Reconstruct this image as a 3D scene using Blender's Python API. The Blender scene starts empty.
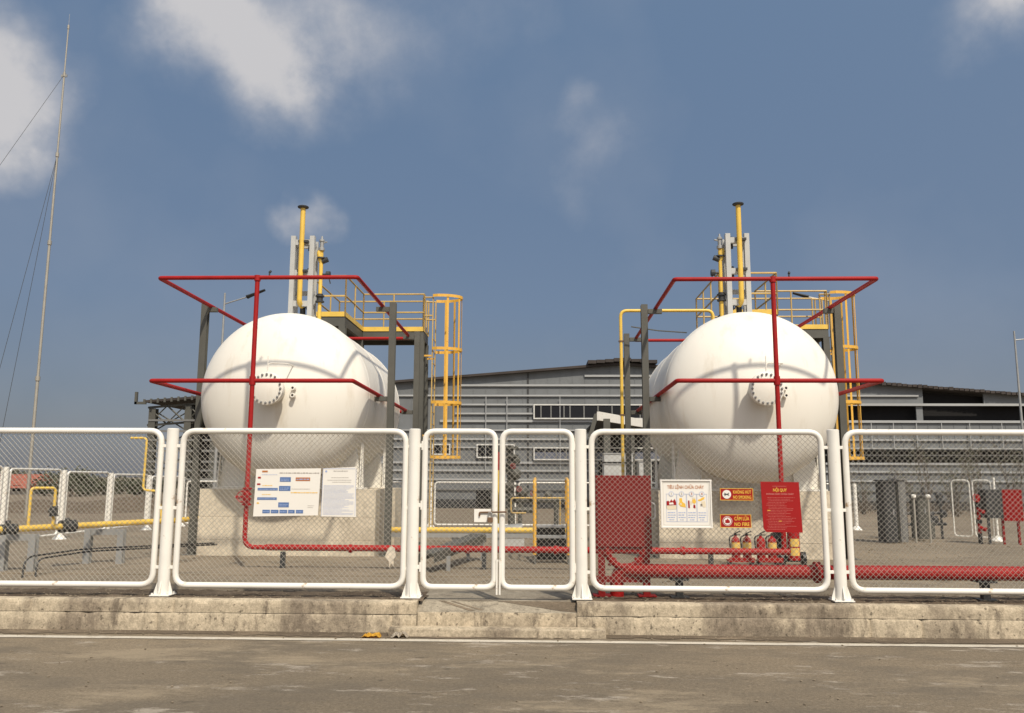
import bpy, bmesh, math, random
from mathutils import Vector, Matrix, Quaternion
random.seed(7)
R = math.radians
scene = bpy.context.scene
COL = scene.collection

# ------------------------------------------------------------------ camera model
F_PX, EYE = 830.0, 1.6
YAW, PITCH, ROLL = R(1.9), R(8.36), R(0.22)
fw = Vector((-math.sin(YAW)*math.cos(PITCH), math.cos(YAW)*math.cos(PITCH), math.sin(PITCH)))
r0 = Vector((math.cos(YAW), math.sin(YAW), 0)); u0 = r0.cross(fw)
rt = math.cos(ROLL)*r0 + math.sin(ROLL)*u0
up = -math.sin(ROLL)*r0 + math.cos(ROLL)*u0
def ray(px, py):
    return fw + rt*((px-512)/F_PX) - up*((py-356.5)/F_PX)
def at(px, py, Y):
    d = ray(px, py); t = Y/d.y
    return Vector((d.x*t, Y, EYE+d.z*t))
cam = bpy.data.cameras.new('camera'); co = bpy.data.objects.new('camera', cam); COL.objects.link(co)
cam.sensor_width = 36; cam.lens = 36*F_PX/1024; cam.clip_end = 6000; cam.clip_start = 0.05
co.matrix_world = Matrix(((rt.x, up.x, -fw.x, 0), (rt.y, up.y, -fw.y, 0), (rt.z, up.z, -fw.z, EYE), (0, 0, 0, 1)))
scene.camera = co

# ------------------------------------------------------------------ materials
def mat(name, col, rough=.5, metal=0, var=.12, scale=3, bump=0, bscale=60, col2=None, c2lo=.5, c2hi=.7, c2scale=None,
        stretch=(1, 1, 1), spec=.5):
    m = bpy.data.materials.new(name); m.use_nodes = True
    nt = m.node_tree; N = nt.nodes; L = nt.links; b = N['Principled BSDF']
    b.inputs['Roughness'].default_value = rough; b.inputs['Metallic'].default_value = metal
    b.inputs['Specular IOR Level'].default_value = spec
    tc = N.new('ShaderNodeTexCoord'); mp = N.new('ShaderNodeMapping'); mp.inputs['Scale'].default_value = stretch
    L.new(tc.outputs['Object'], mp.inputs['Vector'])
    n1 = N.new('ShaderNodeTexNoise'); n1.inputs['Scale'].default_value = scale; n1.inputs['Detail'].default_value = 6
    L.new(mp.outputs[0], n1.inputs['Vector'])
    cr = N.new('ShaderNodeValToRGB'); e = cr.color_ramp.elements
    e[0].position = .3; e[1].position = .7
    e[0].color = tuple(c*(1-var) for c in col)+(1,); e[1].color = tuple(min(1, c*(1+var)) for c in col)+(1,)
    L.new(n1.outputs['Fac'], cr.inputs['Fac'])
    out = cr.outputs['Color']
    if col2:
        n2 = N.new('ShaderNodeTexNoise'); n2.inputs['Scale'].default_value = c2scale or scale*2; n2.inputs['Detail'].default_value = 8
        n2.inputs['Roughness'].default_value = .65
        L.new(mp.outputs[0], n2.inputs['Vector'])
        mr = N.new('ShaderNodeMapRange'); mr.inputs['From Min'].default_value = c2lo; mr.inputs['From Max'].default_value = c2hi
        L.new(n2.outputs['Fac'], mr.inputs['Value'])
        mx = N.new('ShaderNodeMix'); mx.data_type = 'RGBA'
        L.new(mr.outputs[0], mx.inputs[0]); L.new(out, mx.inputs[6]); mx.inputs[7].default_value = tuple(col2)+(1,)
        out = mx.outputs[2]
    L.new(out, b.inputs['Base Color'])
    if bump:
        n3 = N.new('ShaderNodeTexNoise'); n3.inputs['Scale'].default_value = bscale; n3.inputs['Detail'].default_value = 5
        L.new(tc.outputs['Object'], n3.inputs['Vector'])
        bp = N.new('ShaderNodeBump'); bp.inputs['Strength'].default_value = bump; bp.inputs['Distance'].default_value = .01
        L.new(n3.outputs['Fac'], bp.inputs['Height']); L.new(bp.outputs[0], b.inputs['Normal'])
    m['nodes'] = 1
    return m

M = {}
M['tank'] = mat('tank_white_paint', (.80, .765, .68), .42, var=.03, scale=1.2, col2=(.68, .62, .51), c2lo=.53, c2hi=.74, c2scale=2.6, stretch=(1.6, 1.6, .3), bump=.04, bscale=9)
M['white'] = mat('white_gloss_paint', (.80, .77, .70), .38, var=.05, scale=4, col2=(.40, .27, .15), c2lo=.62, c2hi=.72, c2scale=9)
M['offwhite'] = mat('old_white_paint', (.60, .59, .55), .5, var=.1, scale=4)
M['red'] = mat('red_pipe_paint', (.33, .011, .010), .55, spec=.25, var=.12, scale=5, col2=(.22, .03, .02), c2lo=.62, c2hi=.72, c2scale=18)
M['redbox'] = mat('red_cabinet_paint', (.215, .011, .010), .6, spec=.25, var=.08, scale=3)
M['yellow'] = mat('yellow_pipe_paint', (.76, .50, .085), .42, var=.1, scale=5, col2=(.42, .20, .05), c2lo=.66, c2hi=.76, c2scale=20)
M['yrail'] = mat('yellow_rail_paint', (.54, .36, .11), .5, var=.12, scale=3, col2=(.40, .27, .13), c2lo=.5, c2hi=.75, c2scale=8)
M['orange'] = mat('orange_cage_paint', (.74, .41, .06), .45, var=.1, scale=3, col2=(.40, .08, .02), c2lo=.66, c2hi=.72, c2scale=10)
M['steel'] = mat('grey_steel_paint', (.085, .082, .068), .6, var=.12, scale=3, bump=.05)
M['steel_dark'] = mat('dark_steel', (.035, .035, .035), .6, var=.2, scale=5)
M['stack'] = mat('pale_grey_steel', (.46, .46, .44), .5, var=.08, scale=4)
M['galv'] = mat('galvanised_wire', (.36, .335, .285), .55, metal=.2, var=.1, scale=3)
M['galv2'] = mat('galvanised_steel', (.33, .33, .32), .5, metal=.3, var=.12, scale=3)
M['black'] = mat('black_rubber', (.014, .014, .014), .5, var=.2, scale=6)
M['rust'] = mat('rusty_steel', (.16, .09, .05), .8, var=.3, scale=20)
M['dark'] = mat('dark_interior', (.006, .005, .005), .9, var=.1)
M['brass'] = mat('brass', (.4, .26, .08), .4, metal=.8)
M['clad'] = mat('grey_cladding', (.16, .168, .172), .6, var=.08, scale=.25, col2=(.138, .144, .146), c2lo=.45, c2hi=.6, c2scale=.6)
M['girt'] = mat('pale_girt_steel', (.36, .365, .36), .55, var=.08, scale=.6)
M['girt_dark'] = mat('grey_girt_steel', (.17, .168, .158), .6, var=.1, scale=.6)
M['roof'] = mat('brown_roof_edge', (.045, .035, .03), .8, var=.3, scale=1)
M['glass'] = mat('dark_window_glass', (.012, .012, .014), .15, var=.1, scale=.3, spec=.3)
M['glassgrey'] = mat('grey_window_glass', (.12, .13, .16), .2, var=.2, scale=.8)
M['paper'] = mat('white_board', (.78, .745, .68), .5, var=.02)
M['paper_edge'] = mat('cream_board_edge', (.60, .57, .50), .5, var=.04)
M['sblue'] = mat('blue_print', (.09, .17, .36), .5, var=.1, scale=30)
M['lblue'] = mat('light_blue_print', (.33, .40, .62), .5, var=.1, scale=30)
M['sred'] = mat('red_print', (.32, .012, .012), .7, spec=.2, var=.04)
M['syel'] = mat('yellow_print', (.80, .48, .06), .5, var=.05)
M['sorange'] = mat('brown_print', (.45, .16, .04), .5, var=.05)
M['sgrey'] = mat('grey_print', (.30, .26, .22), .5, var=.05)
M['pink'] = mat('pale_red_print', (.62, .22, .19), .5, var=.05)
M['pcream'] = mat('cream_print', (.72, .62, .45), .5, var=.05)
M['label'] = mat('yellow_label', (.75, .50, .12), .5, var=.06)
M['cloth'] = mat('dirty_cloth', (.55, .48, .38), .9, var=.2, scale=12)
M['bark'] = mat('grey_bark', (.13, .105, .08), .9, var=.25, scale=8)
M['leaf'] = mat('dusty_leaf', (.07, .075, .045), .8, var=.35, scale=1.5)
M['leaf2'] = mat('olive_leaf', (.09, .085, .05), .8, var=.35, scale=1.5)
M['rooftile'] = mat('red_roof_tile', (.34, .10, .06), .8, var=.2, scale=2)
M['wallp'] = mat('pale_house_wall', (.42, .38, .32), .8, var=.1)

def concrete(name, col, dark, k=1.0, stretch=(1, 1, 1)):
    m = bpy.data.materials.new(name); m.use_nodes = True
    nt = m.node_tree; N = nt.nodes; L = nt.links; b = N['Principled BSDF']; b.inputs['Roughness'].default_value = .88; b.inputs['Specular IOR Level'].default_value = .25
    tc = N.new('ShaderNodeTexCoord'); mp = N.new('ShaderNodeMapping'); mp.inputs['Scale'].default_value = stretch; L.new(tc.outputs['Object'], mp.inputs['Vector'])
    def lay(sc, lo, hi, c, d, ro=.65, v=None, det=8):
        n = N.new('ShaderNodeTexNoise'); n.inputs['Scale'].default_value = sc; n.inputs['Detail'].default_value = det; n.inputs['Roughness'].default_value = ro
        L.new(v or tc.outputs['Object'], n.inputs['Vector'])
        r = N.new('ShaderNodeMapRange'); r.inputs['From Min'].default_value = lo; r.inputs['From Max'].default_value = hi; r.inputs['To Min'].default_value = c; r.inputs['To Max'].default_value = d
        L.new(n.outputs['Fac'], r.inputs['Value']); return r.outputs[0]
    def mx(f, a, c, mode='MIX'):
        x = N.new('ShaderNodeMix'); x.data_type = 'RGBA'; x.blend_type = mode
        if isinstance(f, float): x.inputs[0].default_value = f
        else: L.new(f, x.inputs[0])
        for i, v in ((6, a), (7, c)):
            if isinstance(v, tuple): x.inputs[i].default_value = v+(1,)
            else: L.new(v, x.inputs[i])
        return x.outputs[2]
    c = mx(lay(.9, .46, .60, 0, 1, .6, mp.outputs[0]), col, dark)
    c = mx(lay(3.3, .52, .64, 0, .8*k, .75, mp.outputs[0]), c, tuple(q*.72 for q in dark))
    c = mx(lay(2.1, .55, .66, 0, .7*k, .7), c, tuple(min(1, q*1.22) for q in col))
    c = mx(1.0, c, lay(14, .38, .58, 1-.22*k, 1+.10*k, .75), 'MULTIPLY')
    c = mx(1.0, c, lay(60, .35, .65, 1-.16*k, 1+.14*k, .7, None, 4), 'MULTIPLY')
    c = mx(lay(26, .64, .70, 0, .65*k, .5, None, 3), c, tuple(q*.35 for q in dark))
    L.new(c, b.inputs['Base Color'])
    bp = N.new('ShaderNodeBump'); bp.inputs['Strength'].default_value = .6; bp.inputs['Distance'].default_value = .012
    L.new(lay(30, 0, 1, 0, 1, .75), bp.inputs['Height']); L.new(bp.outputs[0], b.inputs['Normal'])
    return m
M['conc'] = concrete('foundation_concrete', (.64, .56, .43), (.48, .41, .31), .6)
M['kerb'] = concrete('kerb_concrete', (.49, .41, .295), (.235, .19, .14), 1.15, (1.6, 1, .5))
M['slab'] = concrete('ramp_concrete', (.33, .285, .215), (.24, .205, .155))

def ground_mat(name, ca, cb, cc, speck, s=1.0, stretch=(1, 1, 1), bump=.6):
    m = bpy.data.materials.new(name); m.use_nodes = True
    nt = m.node_tree; N = nt.nodes; L = nt.links; b = N['Principled BSDF']; b.inputs['Roughness'].default_value = .9
    b.inputs['Specular IOR Level'].default_value = .25
    tc = N.new('ShaderNodeTexCoord'); mp = N.new('ShaderNodeMapping'); mp.inputs['Scale'].default_value = stretch
    L.new(tc.outputs['Object'], mp.inputs['Vector'])
    def noise(sc, det=8, ro=.6, v=mp.outputs[0]):
        n = N.new('ShaderNodeTexNoise'); n.inputs['Scale'].default_value = sc; n.inputs['Detail'].default_value = det
        n.inputs['Roughness'].default_value = ro; L.new(v, n.inputs['Vector']); return n.outputs['Fac']
    def mrange(v, a, bb, c=0, d=1):
        r = N.new('ShaderNodeMapRange'); r.inputs['From Min'].default_value = a; r.inputs['From Max'].default_value = bb
        r.inputs['To Min'].default_value = c; r.inputs['To Max'].default_value = d; L.new(v, r.inputs['Value']); return r.outputs[0]
    def mix(f, a, bb, mode='MIX'):
        x = N.new('ShaderNodeMix'); x.data_type = 'RGBA'; x.blend_type = mode
        if isinstance(f, float): x.inputs[0].default_value = f
        else: L.new(f, x.inputs[0])
        for i, v in ((6, a), (7, bb)):
            if isinstance(v, tuple): x.inputs[i].default_value = v+(1,)
            else: L.new(v, x.inputs[i])
        return x.outputs[2]
    c = mix(mrange(noise(.55*s), .38, .62), ca, cb)
    c = mix(mrange(noise(1.7*s, 10, .7), .52, .68), c, cc)
    c = mix(1.0, c, mrange(noise(38, 4, .8, tc.outputs['Object']), .3, .7, 1-speck, 1+speck), 'MULTIPLY')
    c = mix(1.0, c, mrange(noise(150, 3, .8, tc.outputs['Object']), .3, .7, 1-speck, 1+speck), 'MULTIPLY')
    L.new(c, b.inputs['Base Color'])
    bp = N.new('ShaderNodeBump'); bp.inputs['Strength'].default_value = bump; bp.inputs['Distance'].default_value = .02
    L.new(noise(45, 6, .75, tc.outputs['Object']), bp.inputs['Height']); L.new(bp.outputs[0], b.inputs['Normal'])
    return m, N, L, b, mix, mrange, noise, c
M['ground'] = ground_mat('dry_ground', (.25, .20, .14), (.20, .158, .11), (.155, .122, .083), .22)[0]
M['yard'] = ground_mat('yard_ground', (.265, .215, .152), (.205, .167, .118), (.14, .114, .082), .24, 1.5)[0]
M['soil'] = ground_mat('dark_soil', (.12, .088, .058), (.19, .145, .10), (.07, .052, .036), .3, 4, bump=1)[0]
m_, N, L, b, mix, mrange, noise, c = ground_mat('asphalt_road', (.235, .187, .127), (.155, .125, .088), (.20, .16, .11), .28, .45, (.45, 1.2, 1), .6)
c = mix(mrange(noise(1.5, 10, .7), .46, .60, 0, .6), c, (.13, .109, .082))
c = mix(mrange(noise(1.15, 12, .72), .535, .62, 0, .85), c, (.30, .242, .165))
c = mix(mrange(noise(3.4, 12, .78), .56, .62, 0, .8), c, (.38, .33, .265))
c = mix(mrange(noise(6.5, 4, .6), .66, .72, 0, .8), c, (.07, .058, .045))
c = mix(1.0, c, mrange(noise(90, 3, .8), .3, .7, .78, 1.22), 'MULTIPLY')
L.new(c, b.inputs['Base Color']); M['road'] = m_
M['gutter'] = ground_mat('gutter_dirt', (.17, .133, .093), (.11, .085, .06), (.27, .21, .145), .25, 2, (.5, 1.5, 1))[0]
m_, N, L, b, mix, mrange, noise, c = ground_mat('worn_line_paint', (.62, .56, .46), (.55, .50, .41), (.40, .34, .27), .1, 3)
M['line'] = m_

# ------------------------------------------------------------------ helpers
ORG = {}
def thing(name, label, cat, loc, group=None):
    o = bpy.data.objects.new(name, None); COL.objects.link(o); o.location = loc; o.empty_display_size = .2
    o['label'] = label; o['category'] = cat
    if group: o['group'] = group
    ORG[o.name] = Vector(loc); return o
def tag(o, label, cat, group=None):
    o['label'] = label; o['category'] = cat
    if group: o['group'] = group
    return o
def obj(name, bm, m, parent=None, smooth=False, loc=None, label=None):
    me = bpy.data.meshes.new(name)
    org = ORG[parent.name] if parent else Vector(loc or (0, 0, 0))
    bmesh.ops.recalc_face_normals(bm, faces=bm.faces)
    bmesh.ops.translate(bm, verts=bm.verts, vec=-org)
    if smooth:
        for f in bm.faces: f.smooth = True
        for e in bm.edges:
            if len(e.link_faces) == 2 and e.calc_face_angle(0) > R(38): e.smooth = False
    bm.to_mesh(me); bm.free()
    for x in (m if isinstance(m, (list, tuple)) else [m]): me.materials.append(M[x] if isinstance(x, str) else x)
    o = bpy.data.objects.new(name, me); COL.objects.link(o)
    if parent: o.parent = parent
    else: o.location = org
    ORG[o.name] = org
    if label: o['label'] = label
    return o
def struct(o, kind='structure'):
    o['kind'] = kind; return o
B = bmesh.new
def box(bm, x0, x1, y0, y1, z0, z1, bev=0):
    vs = [bm.verts.new(p) for p in ((x0,y0,z0),(x1,y0,z0),(x1,y1,z0),(x0,y1,z0),(x0,y0,z1),(x1,y0,z1),(x1,y1,z1),(x0,y1,z1))]
    fs = [bm.faces.new([vs[i] for i in q]) for q in ((3,2,1,0),(4,5,6,7),(0,1,5,4),(1,2,6,5),(2,3,7,6),(3,0,4,7))]
    if bev:
        bmesh.ops.bevel(bm, geom=list({e for f in fs for e in f.edges}), offset=bev, segments=2, affect='EDGES', profile=.6)
    return bm
def prism(bm, pts, vec):
    """extrude planar polygon pts by vec"""
    a = [bm.verts.new(p) for p in pts]; b2 = [bm.verts.new(Vector(p)+Vector(vec)) for p in pts]; n = len(pts)
    bm.faces.new(a); bm.faces.new(b2[::-1])
    for i in range(n): bm.faces.new((a[i], a[(i+1) % n], b2[(i+1) % n], b2[i]))
    return bm
def rpath(pts, rad, n=6, closed=False):
    P = [Vector(p) for p in pts]; out = []; k = len(P)
    for i in range(k):
        if not closed and i in (0, k-1): out.append(P[i]); continue
        a, b_, c_ = P[i-1], P[i], P[(i+1) % k]
        d1 = (a-b_).normalized(); d2 = (c_-b_).normalized()
        rr = min(rad, (a-b_).length*.49, (c_-b_).length*.49)
        s, e = b_+d1*rr, b_+d2*rr
        for j in range(n+1):
            t = j/n; out.append(s*(1-t)**2 + b_*2*t*(1-t) + e*t*t)
    return out
def tube(bm, pts, r, seg=10, closed=False, r2=None, caps=True):
    P = [Vector(p) for p in pts]; n = len(P)
    T = []
    for i in range(n):
        if closed: t = (P[(i+1) % n]-P[i-1])
        else: t = P[min(i+1, n-1)]-P[max(i-1, 0)]
        T.append(t.normalized())
    ref = Vector((0, 0, 1)) if abs(T[0].z) < .9 else Vector((1, 0, 0))
    nrm = (ref - T[0]*ref.dot(T[0])).normalized(); rings = []
    for i in range(n):
        nrm = (nrm - T[i]*nrm.dot(T[i])).normalized(); bn = T[i].cross(nrm)
        k = 1
        if 0 < i < n-1 or closed:
            d1 = (P[i]-P[i-1]).normalized(); k = 1/max(.6, abs(d1.dot(T[i])))
        rad = r if r2 is None else r+(r2-r)*i/(n-1)
        rings.append([bm.verts.new(P[i]+(nrm*math.cos(a)+bn*math.sin(a))*rad) for a in [2*math.pi*j/seg for j in range(seg)]])
    for i in range(n if closed else n-1):
        A, C = rings[i], rings[(i+1) % n]
        for j in range(seg): bm.faces.new((A[j], A[(j+1) % seg], C[(j+1) % seg], C[j]))
    if not closed and caps:
        bm.faces.new(rings[0][::-1]); bm.faces.new(rings[-1])
    return bm
def cyl(bm, a, b_, r, seg=12, r2=None): return tube(bm, [a, b_], r, seg, r2=r2)
def lathe(bm, prof, origin, axis='Y', seg=64):
    """prof = [(along, radius)]"""
    rings = []; o = Vector(origin)
    for (d, r) in prof:
        ring = []
        if r < 1e-5:
            ring = [bm.verts.new(o+(Vector((0, d, 0)) if axis == 'Y' else Vector((0, 0, d))))]
        else:
            for j in range(seg):
                a = 2*math.pi*j/seg
                v = Vector((math.cos(a)*r, d, math.sin(a)*r)) if axis == 'Y' else Vector((math.cos(a)*r, math.sin(a)*r, d))
                ring.append(bm.verts.new(o+v))
        rings.append(ring)
    for A, C in zip(rings, rings[1:]):
        if len(A) == 1 and len(C) == 1: continue
        for j in range(seg):
            k = (j+1) % seg
            if len(A) == 1: bm.faces.new((A[0], C[j], C[k]))
            elif len(C) == 1: bm.faces.new((A[j], A[k], C[0]))
            else: bm.faces.new((A[j], A[k], C[k], C[j]))
    for ring in (rings[0], rings[-1]):
        if len(ring) > 1: bm.faces.new(ring)
    return bm
def hbeam(bm, x, y, z0, z1, w=.14, t=.012):
    box(bm, x-w/2, x+w/2, y-w/2, y-w/2+t, z0, z1); box(bm, x-w/2, x+w/2, y+w/2-t, y+w/2, z0, z1)
    box(bm, x-t/2, x+t/2, y-w/2+t, y+w/2-t, z0, z1); return bm
def disc_y(bm, x, y, z, r, th, seg=32): return lathe(bm, [(0, r), (th, r)], (x, y, z), 'Y', seg)
def handwheel(bm, c, r, axis='Y'):
    c = Vector(c); pts = []
    for i in range(20):
        a = 2*math.pi*i/20
        pts.append(c+(Vector((math.cos(a)*r, 0, math.sin(a)*r)) if axis == 'Y' else Vector((math.cos(a)*r, math.sin(a)*r, 0))))
    tube(bm, pts, r*.12, 6, closed=True)
    for i in (0, 5, 10, 15): tube(bm, [c, pts[i]], r*.08, 5)
    return bm
def text(bm, s, x, z, h, y, width=None, align='CENTER', th=.0015):
    cu = bpy.data.curves.new('tmp', 'FONT'); cu.body = s; cu.size = 1; cu.align_x = align; cu.resolution_u = 2
    cu.extrude = 0; cu.offset = .018; ob = bpy.data.objects.new('tmp', cu); COL.objects.link(ob)
    bpy.context.view_layer.update()
    me = bpy.data.meshes.new_from_object(ob.evaluated_get(bpy.context.evaluated_depsgraph_get()))
    xs = [v.co.x for v in me.vertices]; 
    sc = h/.72; sx = sc
    if width and xs: sx = width/(max(xs)-min(xs))
    n0 = len(bm.verts)
    vs = [bm.verts.new((x+v.co.x*sx, y, z+v.co.y*sc)) for v in me.vertices]
    for p in me.polygons:
        try: bm.faces.new([vs[i] for i in p.vertices])
        except ValueError: pass
    bpy.data.objects.remove(ob); bpy.data.curves.remove(cu); bpy.data.meshes.remove(me)
def words(bm, x0, x1, z, h, y, gap=.35):
    """a line of unreadably small print as word-length dashes"""
    x = x0
    while x < x1-h:
        w = random.uniform(1.2, 3.8)*h; w = min(w, x1-x)
        k = random.uniform(.75, 1)
        vs = [bm.verts.new(p) for p in ((x, y, z), (x+w, y, z), (x+w, y, z+h*k), (x, y, z+h*k))]; bm.faces.new(vs)
        x += w+h*gap*2
def rect(bm, x0, x1, z0, z1, y):
    bm.faces.new([bm.verts.new(p) for p in ((x0, y, z0), (x1, y, z0), (x1, y, z1), (x0, y, z1))])
def poly(bm, pts, y): bm.faces.new([bm.verts.new((p[0], y, p[1])) for p in pts])
def circ(bm, x, z, r, y, n=20): poly(bm, [(x+r*math.cos(2*math.pi*i/n), z+r*math.sin(2*math.pi*i/n)) for i in range(n)], y)
def ringflat(bm, x, z, r, w, y, n=20):
    for i in range(n):
        a, b_ = 2*math.pi*i/n, 2*math.pi*(i+1)/n
        bm.faces.new([bm.verts.new((x+q*math.cos(t), y, z+q*math.sin(t))) for q, t in ((r, a), (r, b_), (r-w, b_), (r-w, a))])

# ------------------------------------------------------------------ setting
bm = B()
rows = [(-500, .09), (8.35, .09), (8.36, .36), (14, .36), (23, .26), (50, -.16), (120, -.3), (4000, -.5)]
cols_x = [-4000, -60, -12, 12, 60, 4000]
g = [[bm.verts.new((x, y, z)) for x in cols_x] for y, z in rows]
for i in range(len(rows)-1):
    for j in range(len(cols_x)-1): bm.faces.new((g[i][j], g[i][j+1], g[i+1][j+1], g[i+1][j]))
struct(obj('ground', bm, 'ground'))
bm = B(); gx = [i*.25 for i in range(-44, 45)]; gy = [8.42+i*.25 for i in range(0, 60)]
vg = [[bm.verts.new((x, y, max(.366, .376-.011*max(0, y-14)+random.uniform(-.004, .004)) if y < 14.2 else (.366-(y-14)*.0111+.006))) for x in gx] for y in gy]
for i in range(len(gy)-1):
    for j in range(len(gx)-1): bm.faces.new((vg[i][j], vg[i][j+1], vg[i+1][j+1], vg[i+1][j]))
struct(obj('yard_floor', bm, 'yard', smooth=True))
# earth bank just behind the kerb
bm = B(); gx = [i*.06 for i in range(-180, 181)]; gy = [8.335+i*.07 for i in range(0, 14)]
vg = [[bm.verts.new((x, y, .385+.032*math.exp(-((y-8.5)/.45)**2)+random.uniform(-.008, .010)*(1 if i < 13 else 0) - (.03 if i == 13 else 0))) for x in gx] for i, y in enumerate(gy)]
for i in range(len(gy)-1):
    for j in range(len(gx)-1):
        if not (-1.20 < gx[j] < .33): bm.faces.new((vg[i][j], vg[i][j+1], vg[i+1][j+1], vg[i+1][j]))
struct(obj('soil_strip', bm, 'soil', smooth=True))
# clods and stones in the soil (uncountable)
bm = B()
for i in range(2600):
    x = random.uniform(-7, 7); y = 8.37+abs(random.gauss(0, .55)); s = random.uniform(.004, .014)
    if random.random() < .25: y = random.uniform(8.5, 13); s *= .8
    if -1.2 < x < .4 and y < 9.35: continue
    z = .39 if y < 9.2 else .374
    res = bmesh.ops.create_icosphere(bm, subdivisions=1, radius=s)
    for v in res['verts']: v.co = Vector((v.co.x*random.uniform(.8, 1.4)+x, v.co.y+y, v.co.z*.7+z+s*.2+(.025 if y < 8.7 else 0)))
for i in range(1500):
    x = random.uniform(-9.6, 9.6); y = 9.2+13*random.random()**1.6; s = random.uniform(.007, .024)
    if abs(y-11) < .42: continue
    res = bmesh.ops.create_icosphere(bm, subdivisions=1, radius=s); zz_ = .374-.0111*max(0, y-14)
    for v in res['verts']: v.co = Vector((v.co.x*random.uniform(.8, 1.6)+x, v.co.y+y, v.co.z*.6+zz_+s*.2))
for i in range(420):
    x = random.uniform(-7, 7); y = 8.19-abs(random.gauss(0, .10)) if random.random() < .7 else random.uniform(5, 8); s = random.uniform(.003, .010)
    if -1.45 < x < .65 and y > 7.99: continue
    res = bmesh.ops.create_icosphere(bm, subdivisions=1, radius=s)
    for v in res['verts']: v.co = Vector((v.co.x*random.uniform(.8, 1.6)+x, v.co.y+y, v.co.z*.7+.134+s*.3))
struct(obj('gravel', bm, 'yard'), 'stuff')

bm = B(); box(bm, -400, 400, -60, 8.30, 0, .130); struct(obj('road', bm, 'road'))
bm = B()
x = -9
segs = []
while x < 9:
    w = .25; y0 = 7.805+random.uniform(-.006, .006) if 0 else 7.805
    segs.append(x); x += w
prev = None
for x in segs:
    a, c_ = 7.80+random.uniform(-.008, .008), 7.905+random.uniform(-.008, .008)
    cur = (bm.verts.new((x, a, .1345)), bm.verts.new((x, c_, .1345)))
    if prev: bm.faces.new((prev[0], cur[0], cur[1], prev[1]))
    prev = cur
struct(obj('road_line', bm, 'line'))
bm = B(); prev = None; x = -9
while x < 9:
    a = 8.0+.05*math.sin(x*1.3)+random.uniform(-.035, .035)
    cur = (bm.verts.new((x, a, .1345)), bm.verts.new((x, 8.26, .1365)))
    if prev: bm.faces.new((prev[0], cur[0], cur[1], prev[1]))
    prev = cur; x += .06
struct(obj('gutter', bm, 'gutter'))

# kerb: two cast courses with worn arrises, joints and chipped edges
from mathutils import noise as mn
def course(bm, x0, x1, yf, z0, z1, joints, seed):
    n = int((x1-x0)/.03); rows_ = []
    for i in range(n+1):
        x = x0+(x1-x0)*i/n
        j = min([abs(x-q) for q in joints] or [9]); dj = .020*max(0, 1-j/.028)
        a = mn.noise((x*1.3, seed, 0))*.006; b_ = mn.noise((x*9, seed, 3))*.004; c_ = max(0, mn.noise((x*6, seed, 9))-.28)*.05
        h = mn.noise((x*2.2, seed, 5))*.004
        pts = [(yf+a+dj*.5, z0), (yf+a+b_+dj, z0+.02), (yf+a-b_+dj, (z0*2+z1)/3), (yf+a+b_+dj, (z0+z1*2)/3), (yf+a+dj+c_*.3, z1-.022-c_), (yf+a+.006+dj+c_*.8, z1-.007-c_*.5+h), (yf+a+.022+dj+c_, z1-dj*.4+h), (8.34, z1-dj*.3+h), (8.34, z0)]
        rows_.append([bm.verts.new((x, p[0], p[1])) for p in pts])
    for A, C in zip(rows_, rows_[1:]):
        for k in range(len(A)-1): bm.faces.new((A[k], C[k], C[k+1], A[k+1]))
    bm.faces.new(rows_[0]); bm.faces.new(rows_[-1][::-1])
def kerb(x0, x1, joints):
    bm = B(); course(bm, x0, x1, 8.203, .04, .302, joints, 1.7)
    jj = []; xx = x0
    while xx < x1: xx += random.uniform(1.4, 2.4); jj.append(xx)
    course(bm, x0+.001, x1-.001, 8.214, .3045, .425, jj, 8.3)
    return struct(obj('kerb', bm, 'kerb', smooth=True))
kerb(-10.5, -1.18, [-9, -7.6, -6.1, -4.6, -3.71, -1.42])
kerb(.36, 10.5, [.61, .98, 2.83, 3.12, 3.60, 4.1, 5.2, 6.5, 8.2])
bm = B(); prism(bm, [(-1.18, 8.22, .05), (-1.18, 8.22, .33), (-1.18, 8.45, .40), (-1.18, 9.3, .40), (-1.18, 9.3, .05)], (1.54, 0, 0))
struct(obj('gate_ramp', bm, 'slab'))
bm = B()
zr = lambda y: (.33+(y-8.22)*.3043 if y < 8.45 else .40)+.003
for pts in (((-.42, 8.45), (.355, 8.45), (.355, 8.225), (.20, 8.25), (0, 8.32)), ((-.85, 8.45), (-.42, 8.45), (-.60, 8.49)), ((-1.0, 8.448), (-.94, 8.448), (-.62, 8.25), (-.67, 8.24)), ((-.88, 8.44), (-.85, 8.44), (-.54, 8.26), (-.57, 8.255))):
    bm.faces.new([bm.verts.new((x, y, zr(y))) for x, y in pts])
struct(obj('dark_patch', bm, 'gutter'))  # flat dark wedge and streaks laid just above the ramp surface
bm = B(); box(bm, -1.17, .35, 8.205, 8.219, .05, .328, .003); struct(obj('ramp_riser', bm, 'kerb'))
bm = B(); box(bm, -1.42, .62, 8.03, 8.203, .05, .205, .012); struct(obj('gate_step', bm, 'kerb'))
bm = B(); box(bm, -10, 10, 11.0, 11.03, .3, .374+.004); struct(obj('drain_slot', bm, 'dark'))
bm = B(); box(bm, -10, 10, 11.05, 11.4, .3, .374+.018, .006); box(bm, -10, 10, 10.62, 10.98, .3, .374+.018, .006); struct(obj('drain_edging', bm, 'yard'))

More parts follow.
